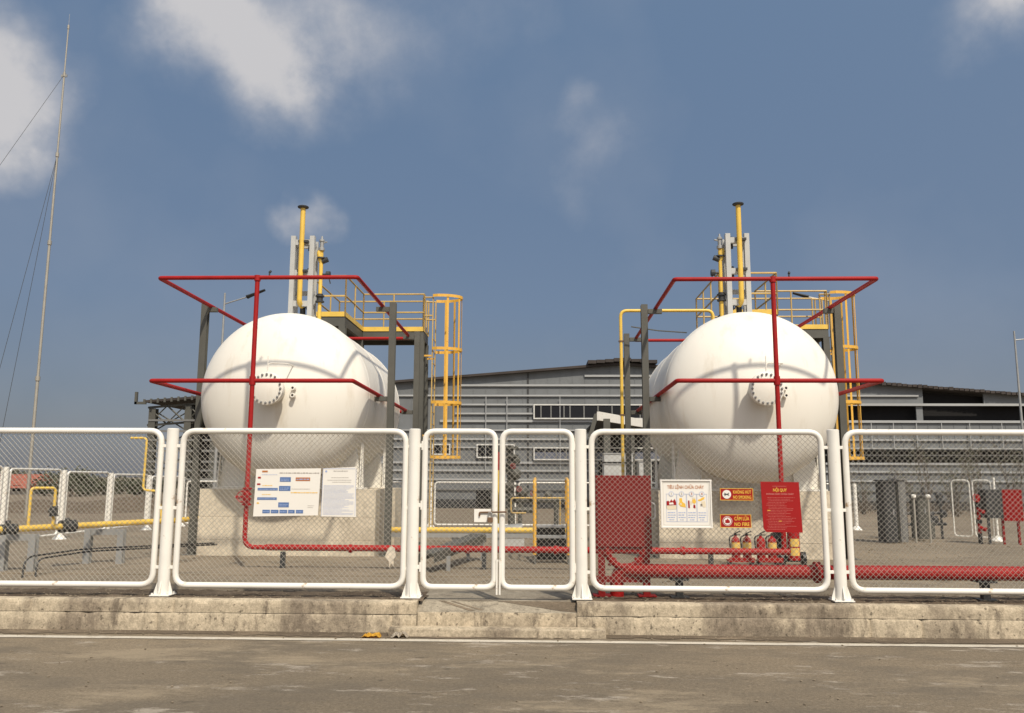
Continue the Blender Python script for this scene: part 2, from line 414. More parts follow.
# ------------------------------------------------------------------ front fence
def chain(bm, x0, x1, z0, z1, y, p=.054, r=.0020):
    """woven wire: two families of diagonals, clipped to the frame"""
    W_, H_ = x1-x0, z1-z0
    for s in (1, -1):
        k = -H_ if s == 1 else 0
        end = W_ if s == 1 else W_+H_
        while k < end:
            # line x = k + s*t , z=t
            t0, t1 = 0, H_
            if s == 1: t0 = max(t0, -k); t1 = min(t1, W_-k)
            else: t0 = max(t0, k-W_); t1 = min(t1, k)
            if t1-t0 > .01:
                a = (x0+k+s*t0, y+s*.0021, z0+t0); c_ = (x0+k+s*t1, y+s*.0021, z0+t1)
                tube(bm, [a, c_], r, 4, caps=False)
            k += p
    return bm
def panel(name, label, cat, x0, x1, Y, z0, z1, grp, tabs=(), r=.03, p=.054, wr=.0020, rnd=.13):
    t = thing(name, label, cat, ((x0+x1)/2, Y, z0), grp)
    bm = B(); tube(bm, rpath([(x0, Y, z0), (x1, Y, z0), (x1, Y, z1), (x0, Y, z1)], rnd, 7, True), r, 12, closed=True)
    obj('frame', bm, 'white', t, True)
    bm = B(); chain(bm, x0+r*.6, x1-r*.6, z0+r*.6, z1-r*.6, Y, p, wr); obj('wire_mesh', bm, 'galv', t)
    if tabs:
        for (xa, xb, z) in tabs: bm = B(); box(bm, xa, xb, Y-.012, Y+.012, z-.016, z+.016, .004); obj('bracket', bm, 'white', t)
    return t
def post(label, X, Y=8.5, zb=.425, zt=2.10, r=.059, grp='fence posts along the kerb'):
    t = thing('fence_post', label, 'post', (X, Y, zb), grp)
    bm = B(); lathe(bm, [(0, r), (zt-zb-.006, r), (zt-zb, r-.008)], (X, Y, zb), 'Z', 24); obj('pole', bm, 'white', t, True)
    bm = B(); box(bm, X-.098, X+.098, Y-.098, Y+.098, zb, zb+.012, .003)
    for k in range(4):
        a = k*math.pi/2; d = Vector((math.cos(a), math.sin(a), 0)); n_ = Vector((-d.y, d.x, 0))*.005
        c0 = Vector((X, Y, zb+.012))
        prism(bm, [c0+d*r*.9-n_, c0+d*.094-n_, c0+d*.094+Vector((0, 0, .02))-n_, c0+d*r*.9+Vector((0, 0, .15))-n_], n_*2)
    for sx in (-1, 1):
        for sy in (-1, 1): cyl(bm, (X+sx*.078, Y+sy*.078, zb+.012), (X+sx*.078, Y+sy*.078, zb+.03), .011, 6)
    obj('base_plate', bm, 'white', t)
PX = [-6.33, -3.79, -1.275, .42, 2.96, 5.50]
for X, lb in zip(PX, ['white round fence post at the far left end of the front fence', 'white fence post left of the panel carrying the two white notice boards',
                      'white gate post on the left side of the double gate', 'white gate post on the right side of the double gate',
                      'white fence post right of the panel with the red notice', 'white round fence post at the far right end of the front fence']): post(lb, X)
G = 'mesh panels of the front fence'
panel('fence_section', 'white framed mesh panel furthest left, in front of the yellow pipeline', 'fence panel', -6.22, -3.905, 8.5, .525, 2.075, G, [(-6.28, -6.22, .75), (-6.28, -6.22, 1.9), (-3.905, -3.85, .7), (-3.905, -3.85, 1.29), (-3.905, -3.85, 1.92)])
panel('fence_section', 'white framed mesh panel with two white notice boards, before the left tank', 'fence panel', -3.675, -1.365, 8.5, .525, 2.075, G, [(-3.74, -3.675, .7), (-3.74, -3.675, 1.29), (-3.74, -3.675, 1.92), (-1.365, -1.32, .7), (-1.365, -1.32, 1.3), (-1.365, -1.32, 1.92)])
panel('fence_section', 'white framed mesh panel with poster and red signs, before the right tank', 'fence panel', .53, 2.835, 8.5, .525, 2.075, G, [(.46, .53, .68), (.46, .53, 1.3), (.46, .53, 1.92), (2.835, 2.9, .7), (2.835, 2.9, 1.3), (2.835, 2.9, 1.92)])
panel('fence_section', 'white framed mesh panel furthest right with no signs on it', 'fence panel', 3.075, 5.38, 8.5, .525, 2.075, G, [(3.01, 3.075, .7), (3.01, 3.075, 1.3), (3.01, 3.075, 1.92), (5.38, 5.44, .8)])
gl = panel('gate_leaf', 'left leaf of the white mesh double gate with a white lock plate', 'gate', -1.165, -.45, 8.5, .525, 2.075, 'leaves of the white double gate', rnd=.1)
gr = panel('gate_leaf', 'right leaf of the white mesh double gate, without lock plate', 'gate', -.375, .33, 8.5, .525, 2.075, 'leaves of the white double gate', rnd=.1)
for t, xs in ((gl, -1.19), (gr, .35)):
    for z in (.72, 1.33, 1.93):
        bm = B(); cyl(bm, (xs, 8.49, z-.045), (xs, 8.49, z+.045), .014, 10); box(bm, xs-.03, xs+.03, 8.482, 8.498, z-.02, z+.02, .003); obj('hinge', bm, 'white', t, False)
bm = B(); box(bm, -.655, -.485, 8.455, 8.463, 1.165, 1.295, .003); obj('lock_plate', bm, 'white', gl)
bm = B(); tube(bm, rpath([(-.60, 8.445, 1.225), (-.60, 8.445, 1.262), (-.33, 8.445, 1.268)], .012, 3), .0085, 8); obj('bolt', bm, 'rust', gl, True)
for x in (-.425, -.395):
    bm = B(); cyl(bm, (x, 8.47, .46), (x, 8.47, .80), .010, 8); box(bm, x-.012, x+.012, 8.465, 8.485, .78, .80); obj('drop_bolt', bm, 'white', gl if x < -.41 else gr, True)
t = thing('padlock', 'dark weathered padlock hanging on the gate bolt', 'padlock', (-.49, 8.43, 1.17))
bm = B(); box(bm, -.52, -.465, 8.42, 8.445, 1.165, 1.215, .006); obj('body', bm, 'rust', t)
bm = B(); tube(bm, rpath([(-.51, 8.4325, 1.21), (-.51, 8.4325, 1.265), (-.475, 8.4325, 1.265), (-.475, 8.4325, 1.21)], .017, 5), .005, 8); obj('shackle', bm, 'galv2', t, True)

# ------------------------------------------------------------------ signs on the fence
YS = 8.452
def board(name, label, pts, m, th=.008, cat='sign', y=YS):
    xs = [p[0] for p in pts]; zs = [p[1] for p in pts]
    t = thing(name, label, cat, (sum(xs)/len(xs), y, min(zs)))
    bm = B(); prism(bm, [(p[0], y, p[1]) for p in pts], (0, th, 0)); obj('panel', bm, m, t)
    return t
# flow chart board
t = board('notice_board', 'wide white notice board with blue flow chart boxes, on the left fence panel', [(-2.895, 1.21), (-2.235, 1.225), (-2.22, 1.695), (-2.885, 1.685)], 'paper')
yy = YS-.002; yt = YS-.0035
b1, b2, b3, b4, b5 = B(), B(), B(), B(), B()
X0, Z0 = -2.89, 1.215; sx, sz = .665/1024*1.85, .475/400*.98  # px of the enlarged view -> metres
def U(x, z): return X0+(x-80)/560*.66, 1.685-(z-75)/405*.465
def R2(bmx, x0, z0, x1, z1, y=yy):
    a, c_ = U(x0, z0), U(x1, z1); rect(bmx, a[0], c_[0], c_[1], a[1], y)
def W2(bmx, x0, z0, x1, h, y=yy):
    a, c_ = U(x0, z0), U(x1, z0); words(bmx, a[0], c_[0], a[1], h, y)
for q in ((295, 145, 390, 185), (290, 222, 390, 265), (290, 365, 382, 408), (105, 240, 280, 262), (105, 322, 275, 344), (155, 430, 220, 460), (228, 430, 295, 460), (303, 430, 370, 460), (378, 430, 435, 460), (445, 430, 508, 460)): R2(b1, *q)
R2(b2, 432, 147, 558, 178); R2(b2, 137, 88, 186, 103)
R2(b3, 102, 142, 128, 158); R2(b3, 97, 200, 127, 215)
W2(b4, 290, 112, 635, .009); W2(b5, 135, 126, 270, .005); W2(b4, 400, 250, 560, .004); W2(b4, 545, 395, 600, .004); W2(b4, 545, 410, 590, .004)
b6 = B(); W2(b6, 145, 222, 235, .007); W2(b6, 145, 300, 220, .007); W2(b6, 395, 284, 625, .010); R2(b6, 102, 366, 122, 378)
b7 = B()
for (x0, z, x1) in ((303, 165, 382), (303, 178, 375), (300, 243, 382), (300, 258, 375), (300, 385, 374), (300, 399, 368), (112, 256, 275), (112, 338, 270), (162, 450, 215), (234, 450, 290), (308, 450, 364), (384, 450, 430), (450, 450, 503)): W2(b7, x0, z, x1, .007, yt)
W2(b7, 440, 168, 552, .012, yt)
obj('blue_boxes', b1, 'sblue', t); obj('orange_box', b2, 'sorange', t); obj('red_marks', b3, 'sred', t); obj('grey_print', b4, 'sgrey', t)
obj('blue_print', b5, 'lblue', t); obj('yellow_print', b6, 'syel', t); obj('box_print', b7, 'lblue', t)
# text sheet
t = board('notice_sheet', 'narrow white notice with dense pale blue text, right of the flow chart board', [(-2.205, 1.215), (-1.845, 1.21), (-1.865, 1.71), (-2.195, 1.695)], 'paper', .005)
b1, b2 = B(), B()
rect(b1, -2.195, -1.87, 1.69, 1.693, yy); rect(b1, -2.2, -2.197, 1.22, 1.69, yy); rect(b1, -1.86, -1.857, 1.22, 1.69, yy)
circ(b1, -2.165, 1.665, .011, yy, 12)
words(b2, -2.09, -1.94, 1.665, .007, yy); words(b2, -2.11, -1.93, 1.60, .004, yy); words(b2, -2.15, -1.9, 1.575, .004, yy); words(b2, -2.1, -1.9, 1.555, .004, yy)
z = 1.52
while z > 1.23:
    xr = random.uniform(-2.0, -1.875) if random.random() < .4 else -1.875
    words(b1, -2.185, xr, z, .0035, yy); z -= .0115
obj('blue_print', b1, 'lblue', t); obj('grey_print', b2, 'sgrey', t)
# fire order poster
t = board('fire_poster', 'white framed fire fighting poster with four numbered pictures', [(1.215, 1.12), (1.72, 1.12), (1.715, 1.595), (1.205, 1.595)], 'paper', .012)
bm = B()
for q in ((1.21, 1.72, 1.12, 1.135), (1.21, 1.72, 1.58, 1.595), (1.21, 1.225, 1.135, 1.58), (1.702, 1.717, 1.135, 1.58)): box(bm, q[0], q[1], YS-.010, YS-.0005, q[2], q[3], .003)
obj('frame', bm, 'paper', t)
def V(x, z): return 1.208+(x-115)/575*.508, 1.595-(z-105)/530*.475
bm = B()
a, c_ = V(145, 135), V(660, 605)
for q in ((a[0], c_[0], a[1]-.004, a[1]), (a[0], c_[0], c_[1], c_[1]+.004), (a[0], a[0]+.004, c_[1], a[1]), (c_[0]-.004, c_[0], c_[1], a[1])): rect(bm, *q, yy)
obj('border', bm, 'paper_edge', t)
bm = B(); p = V(400, 205); text(bm, 'TIÊU LỆNH CHỮA CHÁY', p[0], p[1], .033, yy, width=.365); obj('title', bm, 'sorange', t)
bb = B(); bn = B(); br = B(); by = B(); bw = B(); bc = B()
cx = [180, 300, 410, 525, 640]
for i in range(4):
    a, c_ = V(cx[i], 262), V(cx[i+1]-4, 568)
    for q in ((a[0], c_[0], a[1]-.003, a[1]), (a[0], c_[0], c_[1], c_[1]+.003), (a[0], a[0]+.0025, c_[1], a[1]), (c_[0]-.0025, c_[0], c_[1], a[1])): rect(bb, *q, yy)
    m = V((cx[i]+cx[i+1])/2-2, 262); circ(bw, m[0], m[1], .022, yy-.001); ringflat(bb, m[0], m[1], .024, .004, yy-.002)
    text(bn if i < 2 else br, str(i+1), m[0], m[1]-.011, .024, yy-.002)
    zz = 465
    while zz < 555:
        l = V(cx[i]+(14 if zz < 530 else 30), zz); r_ = V(cx[i+1]-18-(0 if zz < 530 else 16), zz); words(bb, l[0], r_[0], l[1]-.006, .0085, yy, .3); zz += 26
def vp(bmx, pts, y=yy): poly(bmx, [V(*q) for q in pts], y)
vp(br, [(182, 345), (205, 338), (218, 352), (238, 322), (250, 345), (275, 318), (290, 350), (292, 385), (182, 390)]); vp(bc, [(180, 392), (296, 392), (296, 430), (200, 436), (180, 420)])
vp(bw, [(210, 360), (255, 355), (265, 378), (215, 380)], yy-.001)
vp(by, [(325, 312), (355, 306), (362, 350), (392, 372), (398, 412), (340, 400), (318, 372), (330, 350)]); vp(bc, [(330, 365), (350, 362), (352, 385), (335, 384)], yy-.001)
vp(br, [(424, 335), (440, 335), (444, 418), (426, 416)]); vp(by, [(470, 325), (505, 318), (516, 350), (500, 372), (474, 360)]); vp(br, [(484, 380), (503, 380), (506, 420), (482, 415)]); vp(bc, [(448, 345), (466, 340), (474, 370), (452, 385)]); vp(bc, [(470, 302), (505, 300), (508, 314), (474, 316)])
vp(by, [(536, 325), (560, 318), (585, 300), (612, 296), (606, 318), (578, 334), (560, 340), (540, 338)]); vp(bc, [(572, 345), (615, 338), (625, 400), (600, 412), (575, 380)]); vp(bn, [(562, 372), (582, 370), (584, 396), (564, 398)])
for n_, b_, mm in (('blue_print', bb, 'lblue'), ('brown_print', bn, 'sgrey'), ('red_picture', br, 'sred'), ('yellow_picture', by, 'syel'), ('number_disc', bw, 'paper'), ('cream_picture', bc, 'pcream')): obj(n_, b_, mm, t)
# two small red prohibition signs
def small_sign(label, x0, x1, z0, z1, l1, l2, flame, dz=0):
    t = board('prohibition_sign', label, [(x0, z0+.004), (x1-.004, z0-dz), (x1, z1-dz), (x0, z1)], 'sred', .004)
    bm = B(); e = .006
    for q in ((x0, x1, z1-e, z1-.001), (x0, x1, z0+.001, z0+e), (x0+.001, x0+e, z0+e, z1-e), (x1-e, x1-.001, z0+e, z1-e)): rect(bm, *q, yy)
    h = (z1-z0)
    xl = x0+h*1.0
    text(bm, l1, (xl+x1-.012)/2, z0+h*.56, h*.27, yy, width=x1-xl-.03); text(bm, l2, (xl+x1-.012)/2, z0+h*.14, h*.27, yy, width=x1-xl-.03)
    obj('lettering', bm, 'syel', t)
    bm = B(); circ(bm, x0+h*.55, z0+h*.5, h*.36, yy-.001, 28); obj('disc', bm, 'paper', t)
    bm = B(); cx_, cz = x0+h*.55, z0+h*.5
    if flame:
        ringflat(bm, cx_, cz, h*.33, h*.05, yy-.002, 28)
        poly(bm, [(cx_-.022, cz-.02), (cx_+.022, cz-.02), (cx_+.024, cz+.004), (cx_+.012, cz+.012), (cx_+.004, cz+.026), (cx_-.008, cz+.012), (cx_-.022, cz+.012)], yy-.002)
        obj('symbol', bm, 'sred', t)
    else:
        poly(bm, [(cx_-.03, cz-.004), (cx_+.02, cz-.004), (cx_+.02, cz+.005), (cx_-.03, cz+.005)], yy-.002)
        for s in (-1, 1):
            d = .024; w = .003
            poly(bm, [(cx_-d, cz-s*d*.62-w), (cx_-d, cz-s*d*.62+w), (cx_+d, cz+s*d*.62+w), (cx_+d, cz+s*d*.62-w)], yy-.0025-.0005*s)
        obj('symbol', bm, 'steel_dark', t)
small_sign('small red and yellow no smoking sign, upper of the two', 1.80, 2.128, 1.392, 1.512, 'KHÔNG HÚT', 'NO SMOKING', False, .004)
small_sign('small red and yellow no fire sign, lower of the two', 1.793, 2.10, 1.125, 1.255, 'CẤM LỬA', 'NO FIRE', True)
# red regulations board
t = board('regulations_board', 'tall bright red regulations board with yellow heading, right end of signs', [(2.245, 1.085), (2.60, 1.082), (2.583, 1.575), (2.205, 1.578), (2.218, 1.12)], 'sred', .006)
bm = B(); text(bm, 'NỘI QUY', 2.392, 1.482, .030, yy, width=.135); words(bm, 2.262, 2.30, 1.292, .009, yy); words(bm, 2.37, 2.40, 1.188, .008, yy); obj('heading', bm, 'syel', t)
bm = B(); text(bm, 'PHÒNG CHÁY CHỮA CHÁY', 2.392, 1.45, .014, yy, width=.27)
words(bm, 2.32, 2.46, 1.532, .004, yy)
z = 1.42
while z > 1.10:
    words(bm, 2.25+random.uniform(0, .03), 2.55-random.uniform(0, .12), z, .0035, yy, .8); z -= .0155
text(bm, 'PCCC', 2.38, 1.186, .010, yy, width=.09) if 0 else None
obj('fine_print', bm, 'pink', t)

# ------------------------------------------------------------------ tanks
def tank(X, side, zc=2.88, Rr=1.335, y0=13.0, y1=15.85):
    t = thing('gas_tank', f'large white horizontal gas tank on concrete blocks, {side}', 'tank', (X, y0, 1.42), 'white gas tanks')
    prof = []; hd = .68
    for i in range(0, 25):
        a = math.pi/2*i/24; prof.append((y0-hd*math.cos(a), Rr*math.sin(a)))
    for k in range(1, 12): prof.append((y0+(y1-y0)*k/12, Rr))
    for i in range(0, 25):
        a = math.pi/2*(1-i/24); prof.append((y1+hd*math.cos(a), Rr*math.sin(a)))
    bm = B(); lathe(bm, prof, (X, 0, zc), 'Y', 128); shell = obj('shell', bm, 'tank', t, True)
    for y in (y0+.02, y1-.02, (y0+y1)/2):
        bm = B(); lathe(bm, [(y-.012, Rr-.002), (y-.006, Rr+.0045), (y+.006, Rr+.0045), (y+.012, Rr-.002)], (X, 0, zc), 'Y', 96); obj('weld_seam', bm, 'tank', t, True)
    # manway
    ym = 12.04
    bm = B(); lathe(bm, [(ym+.05, .20), (12.5, .20)], (X, 0, zc+.02), 'Y', 40); neck = obj('manway', bm, 'tank', t, True)
    bm = B(); lathe(bm, [(ym, .235), (ym+.006, .245), (ym+.045, .245)], (X, 0, zc+.02), 'Y', 48); lathe(bm, [(ym+.052, .245), (ym+.10, .245)], (X, 0, zc+.02), 'Y', 48); obj('flange', bm, 'tank', neck, True)
    bm = B()
    for k in range(20):
        a = 2*math.pi*k/20; x, z = X+math.cos(a)*.212, zc+.02+math.sin(a)*.212
        cyl(bm, (x, ym-.03, z), (x, ym+.13, z), .009, 6); cyl(bm, (x, ym-.016, z), (x, ym, z), .018, 6); cyl(bm, (x, ym+.10, z), (x, ym+.118, z), .018, 6)
    obj('bolts', bm, 'galv2', neck)
    bm = B(); tube(bm, rpath([(X, ym+.02, zc+.26), (X, ym+.02, zc+.40), (X+.27, ym+.08, zc+.40), (X+.30, ym+.5, zc+.40), (X+.30, ym+.62, zc+.1)], .06, 4), .009, 8); cyl(bm, (X, ym+.02, zc+.36), (X, ym+.02, zc+.5), .007, 6)
    obj('davit', bm, 'tank', t, True)
    for dz in (.05, -.06):
        bm = B(); cyl(bm, (X+.33, ym+.2, zc+dz), (X+.33, 12.6, zc+dz), .018, 10); cyl(bm, (X+.33, ym+.2, zc+dz), (X+.33, ym+.23, zc+dz), .035, 14); cyl(bm, (X+.33, ym+.25, zc+dz), (X+.33, ym+.28, zc+dz), .035, 14); obj('nozzle', bm, 'tank', t, True)
    # saddles
    for ys in (13.46, 15.42):
        bm = B(); w = 1.17
        pts = []
        for i in range(25):
            a = -math.pi/2+(-1+2*i/24)*R(52); pts.append((X+math.cos(a)*(Rr+.004), ys-.04, zc+math.sin(a)*(Rr+.004)))
        prism(bm, [(X+w, ys-.04, 1.45), (X-w, ys-.04, 1.45)]+pts, (0, .08, 0))
        box(bm, X-w-.05, X+w+.05, ys-.16, ys+.16, 1.42, 1.448)
        for dx in (-w+.02, -w*.62, w*.62-.0, w-.02):
            zt = zc-math.sqrt(max(0, (Rr+.01)**2-dx*dx))
            for s in (-1, 1): prism(bm, [(X+dx-.008, ys+s*.042, 1.449), (X+dx-.008, ys+s*.155, 1.449), (X+dx-.008, ys+s*.055, zt-.02), (X+dx-.008, ys+s*.042, zt-.02)], (.016, 0, 0))
        obj('saddle', bm, 'tank', t)
    bm = B(); cyl(bm, (X-.12 if X < 0 else X+.3, 14.1, zc+Rr-.03), (X-.12 if X < 0 else X+.3, 14.1, zc+Rr+.11), .04, 12); obj('nozzle', bm, 'white', t, True)
    return t
TL, TR = -4.02, 3.29
tank(TL, 'left of the two'); tank(TR, 'right of the two')
def foundation(X, y0, y1, label):
    bm = B(); d = .012
    zs = [.30, .615, .98, 1.42]
    for a, c_ in zip(zs, zs[1:]): box(bm, X-1.42, X+1.42, y0+random.uniform(0, .004), y1, a+.002, c_-.002, .007)
    box(bm, X-1.41, X+1.41, y0+.008, y1-.008, .31, 1.41)
    tag(obj('foundation_block', bm, 'conc', None, False, (X, y0, .37)), label, 'foundation', 'concrete blocks under the tanks')
foundation(TL, 13.3, 14.12, 'front concrete block under the left tank'); foundation(TL, 15.1, 15.8, 'rear concrete block under the left tank')
foundation(TR, 13.3, 14.12, 'front concrete block under the right tank'); foundation(TR, 15.1, 15.8, 'rear concrete block under the right tank')

# spray rings
def spray(X, side, x0, x1, zu, zl, la, lb_):
    t = thing('spray_pipe', f'red water spray pipework looping round the {side} tank', 'pipe', (X, 11.5, .66), 'red spray pipe loops')
    for nm, z, e in (('upper_loop', zu, 0), ('lower_loop', zl, .05)):
        bm = B(); a, c_ = (la, lb_) if e else (x0, x1)
        tube(bm, rpath([(a, 11.5, z), (c_, 11.5, z), (c_, 16.5, z-.04), (a, 16.5, z-.04)], .045, 3, True), .031, 10, closed=True)
        o = obj(nm, bm, 'red', t, True)
        if not e:
            bm = B(); xx = x0+1.6; cyl(bm, (xx, 11.5, z+.02), (xx, 11.5, z+.075), .011, 8); cyl(bm, (xx, 11.5, z+.074), (xx+.01, 11.52, z+.10), .018, 8)
            obj('spray_nozzle', bm, 'steel_dark', o)
    bm = B()
    tube(bm, [(X, 11.5, zu), (X, 11.5, .66)] if X > 0 else rpath([(X, 11.5, zu), (X, 11.5, .655), (X+.3, 11.5, .655)], .16, 8), .033, 12)
    cyl(bm, (X, 11.5, zu-.05), (X, 11.5, zu+.03), .045, 12); cyl(bm, (X, 11.5, zl-.06), (X, 11.5, zl+.06), .045, 12)
    rs = obj('riser', bm, 'red', t, True)
    if X < 0:
        bm = B()
        for z in (1.22, 1.30, 1.36, 1.44): cyl(bm, (X, 11.5, z), (X, 11.5, z+.02), .07, 14)
        cyl(bm, (X, 11.5, 1.24), (X, 11.5, 1.44), .05, 12); cyl(bm, (X, 11.5, 1.33), (X-.14, 11.45, 1.33), .02, 8)
        handwheel(bm, (X-.02, 11.38, 1.34), .075); obj('valve', bm, 'red', rs, True)
    return t
spray(-4.04, 'left', -5.47, -2.60, 4.44, 2.95, -5.50, -2.62)
spray(3.28, 'right', 1.91, 4.73, 4.39, 2.95, 1.91, 4.72)
t = thing('water_main', 'thin red water pipe running low in front of both tanks', 'pipe', (-3.7, 11.5, .37))
bm = B(); cyl(bm, (-3.74, 11.5, .655), (3.35, 11.5, .64), .043, 14); obj('pipe', bm, 'red', t, True)
for x in (-2.6, -1.0, .2, 1.9): 
    bm = B(); cyl(bm, (x, 11.5, .645), (x+.05, 11.5, .645), .058, 14); obj('coupling', bm, 'red', t, True)
for x in (-3.5, -.75, 2.3):
    bm = B(); box(bm, x-.03, x+.03, 11.47, 11.53, .36, .60); box(bm, x-.07, x+.07, 11.44, 11.56, .36, .375); obj('support', bm, 'steel_dark', t)
# columns carrying the loops
def col(x, y, ring_x, zu, zl, label):
    t = thing('steel_column', label, 'column', (x, y, .37), 'grey steel columns holding the red loops')
    bm = B(); hbeam(bm, x, y, .36, zu+.04, .105); box(bm, x-.13, x+.13, y-.13, y+.13, .36, .382); obj('post', bm, 'steel', t)
    d = 1 if ring_x > x else -1
    for z in (zu-.035, zl-.035):
        bm = B(); a, c_ = sorted((x+d*.06, ring_x+d*.10)); box(bm, a, c_, y-.04, y+.04, z-.075, z, .004); box(bm, ring_x-.03, ring_x+.03, y-.03, y+.03, z, z+.012); obj('bracket', bm, 'steel', t)
for sgn, nm, x0, x1, zu in ((-1, 'left', -5.47, -2.60, 4.44), (1, 'right', 1.91, 4.73, 4.39)):
    for y, w in ((13.43, 'front'), (16.2, 'rear')):
        col(x0-(.10 if x0 < 0 else .19), y, x0-.0, zu, 2.95, f'grey steel column at the {w} left of the {nm} tank')
        col(x1+(.18 if x0 < 0 else .11), y, x1+.0, zu, 2.95, f'grey steel column at the {w} right of the {nm} tank')

# vent stacks
def stack(xa, xb, xp, xv, side):
    y = 14.35; t = thing('vent_stack', f'pale grey steel frame with tall yellow vent pipe on the {side} tank', 'vent', ((xa+xb)/2, y, 4.3), 'vent stacks on the tanks')
    bm = B(); w = .042
    for x in (xa, xb): box(bm, x-w, x+w, y-.05, y+.05, 4.22, 5.90)
    for z in (5.78, 5.22, 4.66): box(bm, xa+w+.002, xb-w-.002, y-.045, y+.045, z-.05, z+.05)
    obj('frame', bm, 'stack', t)
    bm = B()
    for x in (xa, xb): box(bm, x-w, x+w, y+.20, y+.26, 4.2, 5.86)
    for z in (5.78, 4.9): box(bm, xa+w+.002, xb-w-.002, y+.205, y+.255, z-.04, z+.04); [box(bm, x-.02, x+.02, y+.052, y+.198, z-.03, z+.03) for x in (xa, xb)]
    obj('rear_frame', bm, 'stack', t)
    bm = B(); tube(bm, rpath([(xp, y-.10, 6.40), (xp, y-.10, 4.66), (xp, y+.12, 4.62)], .07, 4), .045, 14); pipe = obj('vent_pipe', bm, 'yellow', t, True)
    bm = B(); lathe(bm, [(0, .05), (.012, .095), (.03, .10), (.04, .085)], (xp, y-.10, 6.39), 'Z', 20); obj('cap', bm, 'steel_dark', pipe, True)
    for z in (5.78, 5.24):
        bm = B(); box(bm, xp-.06, xp+.12, y-.12, y-.052, z-.02, z+.02); cyl(bm, (xp+.10 if xp < 0 else xp-.10, y+.1, z+.09), (xp+.1 if xp < 0 else xp-.1, y+.1, z-.12), .035, 10); obj('clamp', bm, 'steel_dark', t)
    # relief valve column
    v = thing('relief_valve_pipe', f'yellow pipe with black relief valves beside the {side} vent frame', 'pipe', (xv, y+.1, 4.3), 'relief valve pipes')
    bm = B(); yv = y+.1; cyl(bm, (xv, yv, 4.15), (xv, yv, 5.62), .036, 12); s = 1 if xv > xp else -1
    tube(bm, rpath([(xv, yv, 5.45), (xv-s*.05, yv, 5.62), (xv, yv+.02, 5.68)], .05, 4), .045, 10); obj('pipe', bm, 'yellow', v, True)
    bm = B()
    for z in (5.52, 4.82, 4.72): cyl(bm, (xv, yv, z-.012), (xv, yv, z+.012), .08, 14)
    cyl(bm, (xv, yv, 4.70), (xv, yv, 4.86), .055, 10); cyl(bm, (xv+s*.02, yv, 5.46), (xv+s*.12, yv, 5.50), .05, 10); cyl(bm, (xv+s*.10, yv, 5.22), (xv+s*.17, yv, 5.22), .06, 12)
    cyl(bm, (xv, yv, 5.22), (xv+s*.1, yv, 5.22), .02, 8); tube(bm, [(xv+s*.14, yv, 5.2), (xv+s*.18, yv, 5.05)], .01, 6); obj('valve', bm, 'steel_dark', v, True)
    bm = B(); lathe(bm, [(0, .055), (.05, .055), (.06, .035), (.16, .035), (.17, .05), (.2, .05), (.22, .02), (.27, .015)], (xv, yv, 5.66), 'Z', 14); cyl(bm, (xv, yv, 5.80), (xv+s*.10, yv-.02, 5.82), .015, 8); obj('valve_bonnet', bm, 'galv2', v, True)
    bm = B(); handwheel(bm, (xv-s*.17, yv, 4.62), .07); cyl(bm, (xv-s*.17, yv, 4.55), (xv-s*.17, yv+.01, 4.75), .04, 8); cyl(bm, (xv-s*.3, yv, 4.2), (xv-s*.3, yv, 4.62), .05, 10); obj('gauge', bm, 'steel_dark', v, True)
stack(-4.41, -4.07, -4.24, -3.93, 'left'); stack(3.33, 3.66, 3.515, 3.215, 'right')

# platforms with rails and caged ladders
def rails(bm, pts, z, h=.92, gap=1.0):
    P = [Vector((p[0], p[1], z)) for p in pts]
    for hh in (h, h*.5): tube(bm, [p+Vector((0, 0, hh)) for p in P], .021, 8)
    for a, c_ in zip(P, P[1:]):
        n = max(1, round((c_-a).length/gap))
        for i in range(n+1):
            q = a.lerp(c_, i/n); cyl(bm, q, q+Vector((0, 0, h)), .019, 8)
def platform(side, ax0, ax1, ay0, bx1, by0, by1, z, dark=True):
    t = thing('access_platform', f'L shaped steel platform with yellow railings behind the {side} tank', 'platform', (ax1, by0, .3), 'access platforms')
    bm = B(); box(bm, ax0, ax1, ay0, by1, z-.03, z); box(bm, ax1+.003, bx1, by0, by1, z-.03, z); obj('deck', bm, 'steel_dark', t)
    bm = B(); hh = .19; zt = z-.033
    for (x0, x1, y0, y1) in ((ax0, ax1, ay0, ay0+.08), (ax1-.08, ax1, ay0+.082, by0), (ax0, ax0+.08, ay0+.082, by1), (ax1+.002, bx1, by0, by0+.08), (ax0+.082, bx1-.082, by1-.08, by1), (bx1-.08, bx1, by0+.082, by1)): box(bm, x0, x1, y0, y1, zt-hh, zt)
    obj('frame', bm, 'steel', t)
    for (x, y) in ((ax0+.06, ay0+.06), (ax1-.06, ay0+.06), (ax1-.06, by0+.05), (bx1-.06, by0+.06), (bx1-.06, by1-.06), (ax0+.06, by1-.06)):
        bm = B(); hbeam(bm, x, y, .2, zt-hh-.002, .15); obj('leg', bm, 'steel', t)
    bm = B(); k = .10
    for (x0, x1, y0, y1) in ((ax0, ax1, ay0-.012, ay0-.004), (ax1+.004, ax1+.012, ay0, by0-.014), (ax1+.013, bx1, by0-.012, by0-.004), (bx1+.004, bx1+.012, by0, by0+.2), (ax0, bx1, by1+.004, by1+.012)): box(bm, x0, x1, y0, y1, z-.01, z+k)
    obj('toe_board', bm, 'yellow', t)
    bm = B(); rails(bm, [(bx1, by0+.12), (bx1, by0), (ax1, by0), (ax1, ay0), (ax0, ay0), (ax0, by1), (bx1, by1)], z); obj('railing', bm, 'yrail', t, True)
    return t
platform('left', -5.15, -4.34, 18.1, -2.84, 20.0, 20.85, 5.18)
